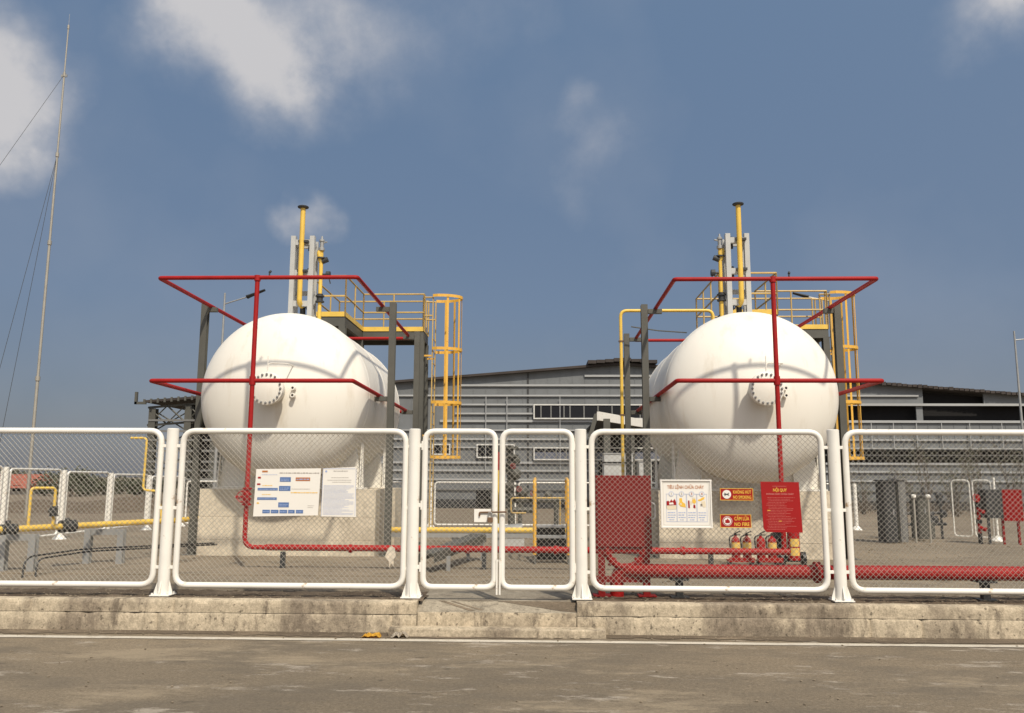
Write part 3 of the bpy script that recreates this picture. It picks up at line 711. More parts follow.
platform('right', 3.95, 5.2, 17.95, 6.90, 19.75, 20.6, 5.17)
def ladder(x, y0, y1, zt, zc, side, d=.74):
    t = thing('caged_ladder', f'tall orange yellow ladder with safety cage beside the {side} platform', 'ladder', (x, (y0+y1)/2, .3), 'caged ladders')
    for y in (y0, y1):
        bm = B(); box(bm, x-.012, x+.012, y-.03, y+.03, .27, zt); obj('stile', bm, 'yrail', t)
    z = .5
    while z < zt-1.0:
        bm = B(); cyl(bm, (x, y0, z), (x, y1, z), .011, 6); z += .3; obj('rung', bm, 'yrail', t)
    ym = (y0+y1)/2; hy = (y1-y0)/2+.06
    hp = lambda z: [Vector((x, ym-hy, z))]+[Vector((x+.12+(d-.12)*math.sin(a), ym-hy*1.12*math.cos(a), z)) for a in [math.pi*i/14 for i in range(15)]]+[Vector((x, ym+hy, z))]
    zs = [zc+i*(zt-zc)/3 for i in range(4)]
    for z in zs:
        bm = B(); P = hp(z)
        for a, c_ in zip(P, P[1:]): prism(bm, [a, c_, c_+Vector((0, 0, .07)), a+Vector((0, 0, .07))], Vector((c_.y-a.y, a.x-c_.x, 0)).normalized()*.008)
        obj('hoop', bm, 'orange', t)
    P0 = hp(0)
    for k in (3, 6, 9, 12, 14):
        p = P0[k]; tg = (P0[k+1]-P0[k-1]).normalized()*.027; nn = Vector((tg.y, -tg.x, 0)).normalized()*-.006
        bm = B(); q0 = p+nn*1.4; prism(bm, [q0-tg+Vector((0, 0, zc)), q0+tg+Vector((0, 0, zc)), q0+tg+nn+Vector((0, 0, zc)), q0-tg+nn+Vector((0, 0, zc))], (0, 0, zt+.05-zc)); obj('cage_bar', bm, 'orange', t)
    bm = B()
    for y in (y0, y1):
        for z in (zt, zt-.46): cyl(bm, (x-.24, y, z), (x, y, z), .02, 8)
        cyl(bm, (x-.24, y, zt-.9), (x-.24, y, zt), .019, 8)
    obj('guard_rail', bm, 'yrail', t, True)
    bm = B()
    for z in (4.55, 2.6): 
        for y in (y0, y1): box(bm, x-.2, x-.012, y-.015, y+.015, z, z+.04)
    obj('stay', bm, 'orange', t)
ladder(-2.62, 20.05, 20.6, 6.03, 2.07, 'left', .70); ladder(7.0, 19.85, 20.4, 6.03, 2.07, 'right', .70)

# yellow pipes
t = thing('gas_pipe', 'tall thin yellow gas pipe arching over beside the right tank', 'pipe', (1.72, 17.3, .37))
bm = B(); tube(bm, rpath([(1.72, 17.3, .37), (1.72, 17.3, 5.12), (3.66, 17.3, 5.12), (3.66, 17.3, .4)], .14, 6), .034, 12); obj('pipe', bm, 'yellow', t, True)
bm = B(); [box(bm, 1.67, 1.77, 17.26, 17.34, z, z+.03) for z in (4.45, 2.9)]; obj('clamp', bm, 'rust', t)
t = thing('support_cable', 'thin steel cable from column to the top of the right tank', 'cable', (1.75, 16.0, 4.6))
bm = B(); tube(bm, [(1.78, 15.9, 4.52), (2.3, 15.9, 4.44), (2.85, 15.9, 4.40)], .012, 6); obj('cable', bm, 'steel', t)
# left gas line
A0, A1 = Vector((-7.6, 8.82, .93)), Vector((-5.62, 13.26, .93))
t = thing('gas_line', 'yellow gas main on grey stands behind the left fence panel', 'pipe', (-6.5, 11.3, .37))
pf = lambda y: A0.lerp(A1, (y-A0.y)/(A1.y-A0.y))
bm = B(); tube(bm, rpath([pf(8.9), pf(13.2), Vector((-5.64, 15.5, .93))], .2, 5), .042, 14); main = obj('main_pipe', bm, 'yellow', t, True)
bm = B(); a, c_ = pf(10.86), pf(11.12); tube(bm, rpath([a, a+Vector((0, 0, .52)), c_+Vector((.06, 0, .52)), c_+Vector((.06, 0, .03))], .05, 4), .019, 10); lp = obj('bypass_loop', bm, 'yellow', t, True)
bm = B(); q = c_+Vector((.06, 0, .22)); cyl(bm, q-Vector((0, 0, .06)), q+Vector((0, 0, .06)), .05, 12); cyl(bm, q, q+Vector((.02, -.10, 0)), .035, 10); cyl(bm, q-Vector((0, 0, .075)), q-Vector((0, 0, .06)), .06, 12); obj('valve', bm, 'steel_dark', lp, True)
dr = (A1-A0).normalized()
for y, s in ((11.38, 1), (10.62, .8)):
    p = pf(y); bm = B()
    for k in (-.09, -.05, .05, .09): cyl(bm, p+dr*(k-.01), p+dr*(k+.01), .085*s, 16)
    cyl(bm, p-dr*.05, p+dr*.05, .07*s, 14); cyl(bm, p, p+Vector((0, -.02, .11)), .03, 8); obj('flanged_valve', bm, 'steel_dark', t, True)
for y, x0, x1 in ((10.8, -6.95, -6.56), (11.95, -6.46, -5.98), (9.4, -7.6, -7.2)):
    bm = B()
    for x in (x0, x1): hbeam(bm, x, y, .36, .86, .09, .02)
    box(bm, x0+.05, x1-.05, y-.04, y+.04, .78, .86); obj('stand', bm, 'galv2', t)
t = thing('hose', 'black hose bent down to the ground at far left behind the fence', 'hose', (-6.4, 10.5, .37))
bm = B()
for e in (0, .10): tube(bm, rpath([(-6.30+e, 10.2+e, .37), (-6.32+e, 10.25+e, .62-e*.3), (-6.0, 11.0+e, .66-e*.4), (-5.0, 12.9+e, .60-e*.3)], .18, 6), .012, 8)
obj('hose_pipe', bm, 'black', t, True)
t = thing('gas_riser', 'thin yellow pipe bent at the top far behind the left fence', 'pipe', (-9.7, 20, 1.2))
bm = B(); Yr = 20; tube(bm, rpath([at(131, 438, Yr), at(147, 438, Yr), at(143, 490, Yr), at(158, 491, Yr), at(162, 520, Yr)], .1, 4), .028, 8); obj('pipe', bm, 'yellow', t, True)
# gas line behind the gate
t = thing('gas_line', 'straight yellow pipe on a grey channel seen through the gate', 'pipe', (-1, 14.5, .37))
bm = B(); cyl(bm, (-2.72, 14.5, .72), (.75, 14.5, .725), .045, 14); obj('pipe', bm, 'yellow', t, True)
bm = B(); box(bm, -2.7, .8, 14.42, 14.58, .60, .665); obj('channel', bm, 'galv2', t)
for x in (-2.3, -1.45, -.7, .4):
    bm = B(); hbeam(bm, x, 14.5, .35, .60, .1); obj('stand', bm, 'galv2', t)
t = thing('gas_branch', 'small yellow branch pipe with elbow behind the right gate leaf', 'pipe', (-.5, 16, .37))
bm = B(); tube(bm, rpath([at(565, 498, 16), at(511, 498, 16), at(511, 513, 16), at(526, 513, 16)], .06, 4), .016, 10); cyl(bm, at(560, 498, 16), Vector((at(560, 498, 16).x, 16, .35)), .014, 10); obj('pipe', bm, 'yrail', t, True)

# crossover stair with yellow posts and grey ramp behind the gate
t = thing('crossover_stair', 'grey steel crossover steps with two yellow handrails behind the gate', 'steps', (.17, 12.8, .37))
for k, (y, z) in enumerate(((12.35, .56), (12.62, .72), (12.9, .86))):
    bm = B(); box(bm, -.045, .40, y, y+.24, z, z+.035, .004); obj('tread', bm, 'galv2', t)
    bm = B(); box(bm, -.045, .40, y+.2, y+.22, z-.14, z-.004); obj('riser', bm, 'steel_dark', t)
bm = B()
for x in (-.07, .41): prism(bm, [(x, 12.25, .37), (x, 12.45, .37), (x, 13.2, .84), (x, 13.2, .92), (x, 12.95, .92)], (.018, 0, 0))
obj('stringer', bm, 'steel', t)
for x in (-.07, .425):
    bm = B(); tube(bm, rpath([(x, 12.4, .5), (x, 12.4, 1.56), (x, 13.2, 1.60), (x, 13.2, .9)], .06, 4), .026, 10); tube(bm, [(x, 12.4, 1.1), (x, 13.2, 1.15)], .02, 8); obj('handrail', bm, 'orange', t, True)
t = thing('cable_ramp', 'sloping grey galvanised tray crossing over the red pipe behind the gate', 'tray', (-1.1, 11.5, .37))
lo0, lo1 = Vector((-1.95, 10.3, .40)), Vector((-1.50, 10.2, .40)); hi0, hi1 = Vector((-1.05, 13.6, 1.02)), Vector((-.62, 13.5, 1.02))
lo0, lo1 = Vector((-1.56, 11.0, .62)), Vector((-1.36, 10.9, .62)); hi0, hi1 = Vector((-1.05, 13.0, .74)), Vector((-.82, 12.9, .74))
bm = B(); prism(bm, [lo0, lo1, hi1, hi0], (0, 0, .02)); prism(bm, [lo1, hi1, hi1+Vector((0, 0, -.1)), lo1+Vector((0, 0, -.1))], (.012, 0, 0)); prism(bm, [lo0, hi0, hi0+Vector((0, 0, -.1)), lo0+Vector((0, 0, -.1))], (-.012, 0, 0)); obj('tray', bm, 'steel', t)
for x, y, z in ((-1.55, 11.25, .58), (-1.2, 11.2, .58), (-.86, 12.8, .66), (-1.08, 12.85, .66)):
    bm = B(); box(bm, x-.025, x+.025, y-.025, y+.025, .36, z); obj('leg', bm, 'galv2', t)

# red cabinet with inlet pipe
t = thing('fire_cabinet', 'tall dark red steel fire cabinet right of the gate', 'cabinet', (.87, 8.85, .37))
bm = B(); box(bm, .585, 1.155, 8.76, 8.98, .89, 1.635, .006); cb = obj('body', bm, 'redbox', t)
bm = B(); box(bm, .605, 1.135, 8.742, 8.759, .91, 1.61, .004); dd = obj('door', bm, 'redbox', t)
bm = B(); tube(bm, rpath([(1.15, 8.78, 1.36), (1.195, 8.78, 1.34), (1.195, 8.78, 1.20), (1.15, 8.78, 1.18)], .02, 4), .010, 8); obj('handle', bm, 'galv2', cb, True)
for x in (1.10, .64):
    bm = B(); box(bm, x-.035, x+.035, 8.78, 8.85, .36, .888); box(bm, x-.09, x+.09, 8.72, 8.90, .415, .427); obj('leg', bm, 'redbox', t)
bm = B(); box(bm, .58, 1.06, 8.79, 8.84, .55, .61); obj('cross_bar', bm, 'redbox', t)
t = thing('inlet_pipe', 'red U shaped pipe hanging under the red cabinet', 'pipe', (.885, 8.72, .68))
bm = B(); pts = [(.885+.19*math.cos(math.pi*(1+i/12)), 8.80, .89+.19*math.sin(math.pi*(1+i/12))) for i in range(13)]; tube(bm, [(.56, 9.2, .86)] and pts, .035, 12)
for k in (1, 3, 9, 11): 
    p = Vector(pts[k]); q = (Vector(pts[k+1])-Vector(pts[k-1])).normalized()*.012; cyl(bm, p-q, p+q, .055, 14)
obj('bend', bm, 'red', t, True)
bm = B(); cyl(bm, (.54, 8.80, .87), (1.16, 8.80, .87), .03, 10); cyl(bm, (.68, 8.8, .87), (.715, 8.8, .87), .055, 12); cyl(bm, (1.06, 8.8, .87), (1.095, 8.8, .87), .055, 12); obj('header', bm, 'red', t, True)
# big fire main
t = thing('fire_main', 'thick red fire main running low behind the right fence panels', 'pipe', (3, 8.74, .37))
bm = B(); tube(bm, rpath([(.80, 8.74+.12, .36), (.80, 8.74+.12, .67), (1.25, 8.74, .67), (8.5, 8.74, .675)], .13, 8), .071, 20); obj('pipe', bm, 'red', t, True)
bm = B()
for x in (2.80, 2.83, 6.2, 6.23): cyl(bm, (x-.011, 8.74, .67), (x+.011, 8.74, .67), .105, 24)
obj('flange', bm, 'red', t, True)
for x in (1.42, 4.47, 6.8):
    bm = B(); box(bm, x-.035, x+.035, 8.70, 8.77, .36, .588); box(bm, x-.09, x+.09, 8.66, 8.83, .585, .600); box(bm, x-.09, x+.09, 8.66, 8.81, .41, .425); obj('support', bm, 'steel_dark', t)

# extinguishers
def extinguisher(x, y, label, h=.40, r=.055, base=.47, lab=True, la=.28, lb2=.72, sp=1):
    t = thing('fire_extinguisher', label, 'extinguisher', (x, y, base), 'fire extinguishers by the right tank')
    bm = B(); lathe(bm, [(0, r*.9), (.01, r), (h*.78, r), (h*.88, r*.75), (h*.94, r*.35), (h, r*.32)], (x, y, base), 'Z', 20); obj('body', bm, 'red', t, True)
    if lab:
        bm = B()
        for k in range(8):
            a, c_ = math.pi*(1.5-.42*sp)+math.pi*.84*sp*k/8, math.pi*(1.5-.42*sp)+math.pi*.84*sp*(k+1)/8; rr = r+.0015
            bm.faces.new([bm.verts.new((x+rr*math.cos(q), y+rr*math.sin(q), z)) for q, z in ((a, base+h*la), (c_, base+h*la), (c_, base+h*lb2), (a, base+h*lb2))])
        obj('label_sticker', bm, 'label', t)
    bm = B(); box(bm, x-.02, x+.07, y-.012, y+.012, base+h+.002, base+h+.016); prism(bm, [(x-.01, y-.01, base+h+.02), (x+.07, y-.01, base+h+.055), (x+.07, y-.01, base+h+.068), (x-.01, y-.01, base+h+.035)], (0, .02, 0)); cyl(bm, (x, y, base+h-.01), (x, y, base+h+.03), .018, 10); obj('valve_handle', bm, 'black', t)
    bm = B(); tube(bm, rpath([(x-.015, y, base+h+.01), (x-r*1.5, y-.01, base+h-.02), (x-r*1.25, y-.02, base+h*.35)], .04, 5), .011, 8); obj('hose', bm, 'black', t, True)
    return t
ex = [(2.84, 'leftmost red extinguisher with yellow label on the red rack', True), (3.00, 'second red extinguisher from the left, yellow label, on the red rack', True), (3.20, 'red extinguisher without yellow label in the middle of the rack', False), (3.36, 'rightmost red extinguisher standing on the rack, yellow label', True)]
for x, lb, l in ex: extinguisher(x-.02, 12.3, lb, .34, .062, .46, l)
for x0, x1, lb in ((2.70, 3.06, 'low red steel rack under the left pair of extinguishers'), (3.12, 3.46, 'low red steel rack under the right pair of extinguishers')):
    t = thing('extinguisher_rack', lb, 'rack', ((x0+x1)/2, 12.3, .37), 'extinguisher racks')
    bm = B(); box(bm, x0, x1, 12.2, 12.4, .435, .458); box(bm, x0, x1, 12.195, 12.205, .46, .50); obj('shelf', bm, 'red', t)
    for x in (x0+.02, x1-.02):
        bm = B(); box(bm, x-.015, x+.015, 12.21, 12.39, .36, .434); obj('leg', bm, 'steel_dark', t)
w = extinguisher(3.66, 12.35, 'large wheeled red extinguisher with two yellow labels, right end of the row', .60, .085, .45, True, .12, .30, .6)
bm = B()
for k in range(6):
    a, c_ = math.pi*(1.25+.5*k/6), math.pi*(1.25+.5*(k+1)/6); bm.faces.new([bm.verts.new((3.66+.0868*math.cos(q), 12.35+.0868*math.sin(q), z)) for q, z in ((a, .65), (c_, .65), (c_, .76), (a, .76))])
obj('label_sticker', bm, 'label', w)
bm = B(); box(bm, 3.52, 3.80, 12.44, 12.46, .42, .50); tube(bm, rpath([(3.56, 12.48, .42), (3.56, 12.48, 1.0), (3.76, 12.48, 1.0), (3.76, 12.48, .42)], .05, 4), .012, 8); obj('trolley_frame', bm, 'black', w)
for x in (3.50, 3.82):
    bm = B(); o = Vector((x, 12.45, .47)); cyl(bm, o-Vector((.025, 0, 0)), o+Vector((.025, 0, 0)), .095, 20); obj('wheel', bm, 'black', w, True)
t = thing('hose_coil', 'coil of black hose between the extinguishers', 'hose', (3.5, 12.4, .37))
bm = B()
for k in range(4):
    pts = [(3.50+.075*math.cos(a), 12.42+k*.02, .62+.17*math.sin(a)) for a in [2*math.pi*i/24 for i in range(24)]]; tube(bm, pts, .014, 6, closed=True)
box(bm, 3.42, 3.58, 12.5, 12.52, .36, .85); obj('coil', bm, 'black', t, True)
# rag + litter
bm = B()
p0 = at(391, 552, 11.4)
pts = [(-.05, .10), (.0, .13), (.06, .09), (.09, -.02), (.05, -.10), (.055, -.20), (.02, -.14), (-.02, -.22), (-.03, -.10), (-.10, -.03)]
prism(bm, [(p0.x+a*.75, 11.44-.01*i, p0.z+b_*.8-.03) for i, (a, b_) in enumerate(pts)], (0, .03, 0)); bmesh.ops.subdivide_edges(bm, edges=bm.edges, cuts=2)
for v in bm.verts: v.co += Vector((random.uniform(-.006, .006), random.uniform(-.02, .02), random.uniform(-.006, .006)))
tag(obj('rag', bm, 'cloth', None, True, p0), 'dirty pale rag hanging on the red pipe left of the gate', 'rag')
def crumple(label, x, y, w, d, h, m, name):
    bm = B(); n = 6; gv = [[bm.verts.new((x+w*(i/n-.5)+random.uniform(-.008, .008), y+d*(j/3-.5)+random.uniform(-.008, .008), .137+(h*random.random() if 0 < i < n else 0))) for i in range(n+1)] for j in range(4)]
    for j in range(3):
        for i in range(n): bm.faces.new((gv[j][i], gv[j][i+1], gv[j+1][i+1], gv[j+1][i]))
    bmesh.ops.solidify(bm, geom=bm.faces, thickness=.003)
    tag(obj(name, bm, m, None, False, (x, y, .137)), label, 'litter')
crumple('crumpled yellow wrapper lying in the gutter left of the gate step', -1.56, 7.98, .17, .10, .035, 'syel', 'wrapper')
crumple('crumpled dusty grey bag lying against the kerb beside the wrapper', -1.30, 7.99, .15, .10, .05, 'cloth', 'bag')

# ------------------------------------------------------------------ fences further back
def back_panel(p0, p1, label, z0, z1, grp, r=.022, mesh=True):
    p0, p1 = Vector((*p0, 0)), Vector((*p1, 0)); L_ = (p1-p0).length
    t = thing('fence_section', label, 'fence panel', ((p0.x+p1.x)/2, (p0.y+p1.y)/2, z0), grp)
    f = lambda s, z: p0.lerp(p1, s/L_)+Vector((0, 0, z))
    bm = B(); tube(bm, rpath([f(0, z0), f(L_, z0), f(L_, z1), f(0, z1)], .09, 4, True), r, 8, closed=True); obj('frame', bm, 'white', t, True)
    if mesh:
        bm = B(); chain(bm, 0, L_, 0, z1-z0, 0, .1, .0022)
        for v in bm.verts: v.co = f(v.co.x, z0+v.co.z)
        obj('wire_mesh', bm, 'galv', t)
def back_post(x, y, zb, zt, label, r=.05):
    t = thing('fence_post', label, 'post', (x, y, zb), 'posts of the rear and side fences')
    bm = B(); cyl(bm, (x, y, zb-.05), (x, y, zt), r, 12); obj('pole', bm, 'white', t, True)
    bm = B(); lathe(bm, [(0, .14), (.02, .14), (.12, r)], (x, y, zb), 'Z', 10); obj('base', bm, 'white', t)
ys = [13.2, 15.1, 17.0, 18.9, 20.8, 22.8]
ordn = ['first', 'second', 'third', 'fourth', 'fifth', 'sixth', 'seventh', 'eighth', 'ninth', 'tenth']
for i, y in enumerate(ys): back_post(-9.8, y, .36-.011*(y-13)*1.0, 1.78-.022*(y-15), f'{ordn[i]} white post from the front of the left side fence')
for i, (a, c_) in enumerate(zip(ys, ys[1:])): back_panel((-9.8, a+.12), (-9.8, c_-.12), f'{ordn[i]} white mesh panel from the front of the left side fence', .44, 1.76-.022*(a-14.2), 'panels of the left side fence')
xs = [-9.8+2.28*i for i in range(9)]
for i, (a, c_) in enumerate(zip(xs, xs[1:])):
    if i: back_post(a, 22.8, .27, 1.50, f'{ordn[i-1]} white post from the left of the rear fence')
    back_panel((a+.12, 22.8), (c_-.12, 22.8), f'{ordn[i]} white mesh panel from the left of the rear fence', .36, 1.49, 'panels of the rear fence')
back_post(xs[-1], 22.8, .27, 1.5, 'white corner post at the right end of the rear fence')
back_post(8.6, 21.2, .28, 1.55, 'white post between the rear fence and the right cabinets', .04)
Gp = 'white tube frames by the red hose cabinet'
for (a, c_, lb) in (((9.04, 18.75), (9.30, 18.5), 'narrow white tube frame, leftmost beside the hose cabinet'), ((9.34, 18.45), (9.60, 18.2), 'narrow white tube frame nearest to the red hose cabinet')):
    back_panel(a, c_, lb, .40, 1.60, Gp, .015, True)
back_post(9.64, 18.15, .33, 1.66, 'white post right beside the red hose cabinet', .024)

# cabinets at the right
def elec(x0, x1, y, z1, label, m, d=.4):
    t = thing('electric_cabinet', label, 'cabinet', ((x0+x1)/2, y, .33))
    bm = B(); box(bm, x0, x1, y, y+d, .36, z1, .008); bd = obj('body', bm, m, t)
    bm = B(); box(bm, x0+.03, x1-.03, y-.012, y-.002, .45, z1-.05, .004); dr_ = obj('door', bm, m, t)
    bm = B(); box(bm, x1-.08, x1-.06, y-.03, y-.013, .9, 1.02); obj('handle', bm, 'galv2', dr_)
    bm = B(); box(bm, x0-.03, x1+.03, y-.04, y+d+.03, z1+.002, z1+.03); obj('cap', bm, m, t)
elec(6.98, 7.22, 17.3, 1.57, 'dark electric cabinet behind the far right fence panel', 'steel_dark'); elec(7.30, 7.44, 17.35, 1.60, 'grey narrow cabinet next to the dark electric cabinet', 'girt_dark')
elec(8.05, 8.25, 18.2, 1.25, 'low grey box with conduits right of the pale narrow cabinet', 'steel')
for i, (x, y, h, lb) in enumerate(((6.55, 18.6, 1.1, 'thin grey pipe post left of the dark cabinet'), (7.55, 18.9, 1.3, 'tallest thin grey pipe post right behind the narrow cabinet'), (7.9, 19.4, 1.05, 'short grey pipe post left of the dark valve rack'))):
    t = thing('pipe_post', lb, 'post', (x, y, .3), 'grey pipe posts by the cabinets')
    bm = B(); cyl(bm, (x, y, .28), (x, y, .3+h), .024, 10); obj('pole', bm, 'galv2', t, True)
    bm = B(); cyl(bm, (x, y, .3+h*.6), (x, y, .3+h*.7), .055, 12); cyl(bm, (x-.09, y, .3+h*.65), (x+.09, y, .3+h*.65), .03, 8); obj('valve', bm, 'steel_dark', t, True)
for i, px in enumerate((918, 932)):
    t = thing('bollard', ['thin pale pole with lamp cap, left of a pair', 'thin pale pole with lamp cap, right of a pair'][i], 'pole', (7.72+.3*i, 17.5, .33), 'thin pale poles by the cabinets')
    bm = B(); cyl(bm, (7.66+.29*i, 17.5, .3), (7.66+.29*i, 17.5, 1.24), .022, 10); obj('pole', bm, 'galv', t, True)
    bm = B(); lathe(bm, [(0, .03), (.02, .05), (.06, .05), (.08, .02)], (7.66+.29*i, 17.5, 1.23), 'Z', 12); obj('cap', bm, 'white', t, True)
t = thing('hose_cabinet', 'black fire hose cabinet with red door on legs at the right edge', 'cabinet', (9.3, 17.2, .33))
bm = B(); box(bm, 8.96, 9.32, 17.2, 17.5, .85, 1.42, .005); obj('body', bm, 'steel_dark', t)
bm = B(); prism(bm, [(9.28, 17.18, .80), (9.56, 17.0, .80), (9.56, 17.0, 1.42), (9.28, 17.18, 1.42)], (0, .02, 0)); obj('door', bm, 'sred', t)
for x, y in ((9.0, 17.25), (9.28, 17.25), (9.5, 17.1)):
    bm = B(); box(bm, x-.02, x+.02, y-.02, y+.02, .3, .85); obj('leg', bm, 'redbox' if x > 9.2 else 'steel_dark', t)
t = thing('hydrant_pipe', 'small red hydrant pipe with valves left of the hose cabinet', 'pipe', (8.8, 17.3, .33))
bm = B(); cyl(bm, (8.84, 17.3, .55), (8.84, 17.3, 1.3), .03, 10); handwheel(bm, (8.78, 17.22, 1.25), .07); cyl(bm, (8.84, 17.3, 1.0), (8.84, 17.1, .98), .035, 10); cyl(bm, (8.84, 17.3, .66), (8.92, 17.2, .62), .04, 10); obj('pipe', bm, 'red', t, True)
bm = B(); cyl(bm, (8.84, 17.3, 1.06), (8.84, 17.3, 1.16), .055, 12); cyl(bm, (8.84, 17.3, .74), (8.84, 17.3, .82), .055, 12); cyl(bm, (8.84, 17.3, .3), (8.84, 17.3, .55), .04, 10); obj('valve', bm, 'black', t, True)
t = thing('pipe_rack', 'dark rack of valves and thin pipes between the grey cabinets and white frames', 'pipes', (8.2, 19, .3))
bm = B()
for i in range(7):
    x = 7.75+i*.19; cyl(bm, (x, 19+.1*(i % 2), .28), (x, 19+.1*(i % 2), random.uniform(.8, 1.5)), .028, 8)
for z in (.62, .86, 1.12): cyl(bm, (7.6, 19.02, z), (9.0, 19.02, z+.02), .035, 8)
for i in range(9):
    x = random.uniform(7.7, 8.95); z = random.uniform(.5, 1.3); cyl(bm, (x, 18.95, z), (x, 19.05, z), .07, 10); cyl(bm, (x-.05, 19, z+.03), (x+.05, 19, z+.03), .06, 10)
obj('pipework', bm, 'steel_dark', t, True)
bm = B(); box(bm, 7.65, 7.95, 18.9, 19.3, .28, .62, .02); box(bm, 8.45, 8.7, 18.9, 19.2, .28, .7, .02); obj('pump_body', bm, 'steel', t)
# valve skid behind the gate
t = thing('valve_skid', 'cluster of dark valves and pipes with red handwheels behind the gate', 'valves', (-.55, 19, .3))
bm = B(); xs_ = [at(512, 480, 19).x, at(520, 480, 19).x, at(528, 480, 19).x]
cyl(bm, (xs_[0], 19, .25), at(510, 447, 19), .08, 10)
for py in (448, 456, 464, 472, 486, 497): 
    p = at(511, py, 19); cyl(bm, p-Vector((0, 0, .03)), p+Vector((0, 0, .03)), .17, 12)
for (px, py, r_) in ((507, 468, .12), (516, 460, .11), (515, 474, .15), (508, 488, .14), (522, 492, .16), (530, 497, .12), (537, 497, .09), (548, 495, .1)):
    res = bmesh.ops.create_icosphere(bm, subdivisions=2, radius=r_); p = at(px, py, 19)
    for v in res['verts']: v.co = v.co+p
tube(bm, [at(508, 500, 19), at(565, 500, 19)], .07, 8); tube(bm, [at(508, 510, 19), at(533, 510, 19)], .07, 8)
for px in (520, 535, 556): cyl(bm, (at(px, 500, 19).x, 19, .25), at(px, 498, 19), .05, 8)
obj('pipework', bm, 'steel', t, True)
bm = B()
for (px, py) in ((513, 466), (519, 489), (533, 493)): handwheel(bm, at(px, py, 18.75), .055)
obj('handwheels', bm, 'red', t, True)
t = thing('marker_pole', 'thin pole, red above and yellow below, behind the gate stiles', 'pole', (at(498, 480, 20).x, 20, .3))
a = at(498, 452, 20); bm = B(); cyl(bm, (a.x, 20, 1.8), (a.x, 20, a.z), .04, 10); obj('red_top', bm, 'red', t, True); bm = B(); cyl(bm, (a.x, 20, .25), (a.x, 20, 1.8), .035, 10); obj('yellow_pole', bm, 'yellow', t, True)
t = thing('pump', 'small pale grey pump set on the ground behind the gate', 'pump', (at(512, 522, 15.3).x, 15.3, .35))
a = at(505, 520, 15.3); bm = B(); cyl(bm, (a.x-.1, 15.3, .66), (a.x+.32, 15.3, .70), .10, 16); obj('motor', bm, 'galv2', t, True); bm = B(); cyl(bm, (a.x-.22, 15.3, .66), (a.x-.1, 15.3, .66), .13, 16); box(bm, a.x-.2, a.x+.35, 15.2, 15.4, .34, .52); obj('casing', bm, 'stack', t)

# ------------------------------------------------------------------ the big shed
YB = 50.0
shed = thing('steel_shed', 'very wide grey steel shed with low gable roof behind the tanks', 'building', (5, YB, -.1))
ridge = at(620, 363, YB); le = at(156, 400, YB); sl = (ridge.z-le.z)/(ridge.x-le.x)
rx = 38.0; re_z = ridge.z-(rx-ridge.x)*.0785
def roofz(x): return ridge.z-(ridge.x-x)*sl if x < ridge.x else ridge.z-(x-ridge.x)*.0785
cx0 = at(300, 430, YB).x
def wallpoly(x0, x1, z0, z1=None, y=YB, th=.1, mm='clad', name='wall', bm=None):
    own = bm is None; bm = bm or B()
    pts = [(x0, y, z0), (x1, y, z0), (x1, y, z1 if z1 is not None else roofz(x1)-.12)]
    if z1 is None and x0 < ridge.x < x1: pts.append((ridge.x, y, ridge.z-.12))
    pts.append((x0, y, z1 if z1 is not None else roofz(x0)-.12))
    prism(bm, pts, (0, th, 0)); return bm
Pz = lambda py: at(620, py, YB).z
Px = lambda px: at(px, 430, YB).x
bm = B()
# cladding laid round the openings
oz0, oz1 = Pz(420)-.02, Pz(405)+.0      # long opening at right
rxo = Px(800)
bz0, bz1 = Pz(462), Pz(449.5)
wallpoly(cx0, rxo, -.3, bm=bm)
xe = rx
wallpoly(rxo+.002, xe, -.3, bz0, bm=bm); wallpoly(rxo+.002, xe, bz1, oz0, bm=bm)
ux0, ux1 = Px(925), Px(986)
wallpoly(rxo+.002, ux0, oz1, bm=bm); wallpoly(ux1, xe, oz1, bm=bm)
prism(bm, [(Px(917.5), YB, oz0+.002), (Px(924), YB, oz0+.002), (Px(924), YB, oz1-.002), (Px(917.5), YB, oz1-.002)], (0, .1, 0))
w1 = obj('wall', bm, 'clad', shed)
bm = B()
x = cx0
while x < rx:   # cladding ribs, real folds
    if not (x > rxo): box(bm, x, x+.03, YB-.025, YB-.001, -.2, roofz(x)-.2)
    else:
        box(bm, x, x+.03, YB-.025, YB-.001, bz1, oz0)
    x += .75
obj('ribs', bm, 'clad', shed)
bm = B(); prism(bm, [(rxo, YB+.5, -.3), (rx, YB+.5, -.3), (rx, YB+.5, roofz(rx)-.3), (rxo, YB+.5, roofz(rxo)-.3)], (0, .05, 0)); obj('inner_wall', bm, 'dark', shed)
# roof
bm = B(); ov = .35
for (xa, za, xb, zb) in ((le.x-.5, roofz(le.x-.5), ridge.x, ridge.z), (ridge.x, ridge.z, rx+.5, roofz(rx+.5))):
    prism(bm, [(xa, YB-ov, za), (xb, YB-ov, zb), (xb, YB-ov, zb-.14), (xa, YB-ov, za-.14)], (0, 30, 0))
obj('roof', bm, 'roof', shed)
bm = B(); a, c_ = Px(588), Px(652); x = a
while x < c_:
    z = roofz(x)+.0; box(bm, x, x+.5, YB-.6, YB+20, z+.05, z+.24+random.uniform(-.03, .03)); x += .52
obj('ridge_vent', bm, 'roof', shed)
bm = B(); x = Px(800)
while x < rx: box(bm, x, x+.25, YB-.42, YB-.37, roofz(x)-.16+random.uniform(-.03, .03), roofz(x)-.02+random.uniform(0, .05)); x += .3
obj('roof_flashing', bm, 'roof', shed)
def girt(px0, px1, py, h=.14, d=.09, m='girt', dy=0):
    if 426 < py < 485 and px0 < 598: girt_(px0, 598, py, h, d, m, dy); return girt_(700, px1, py, h, d, m, dy)
    return girt_(px0, px1, py, h, d, m, dy)
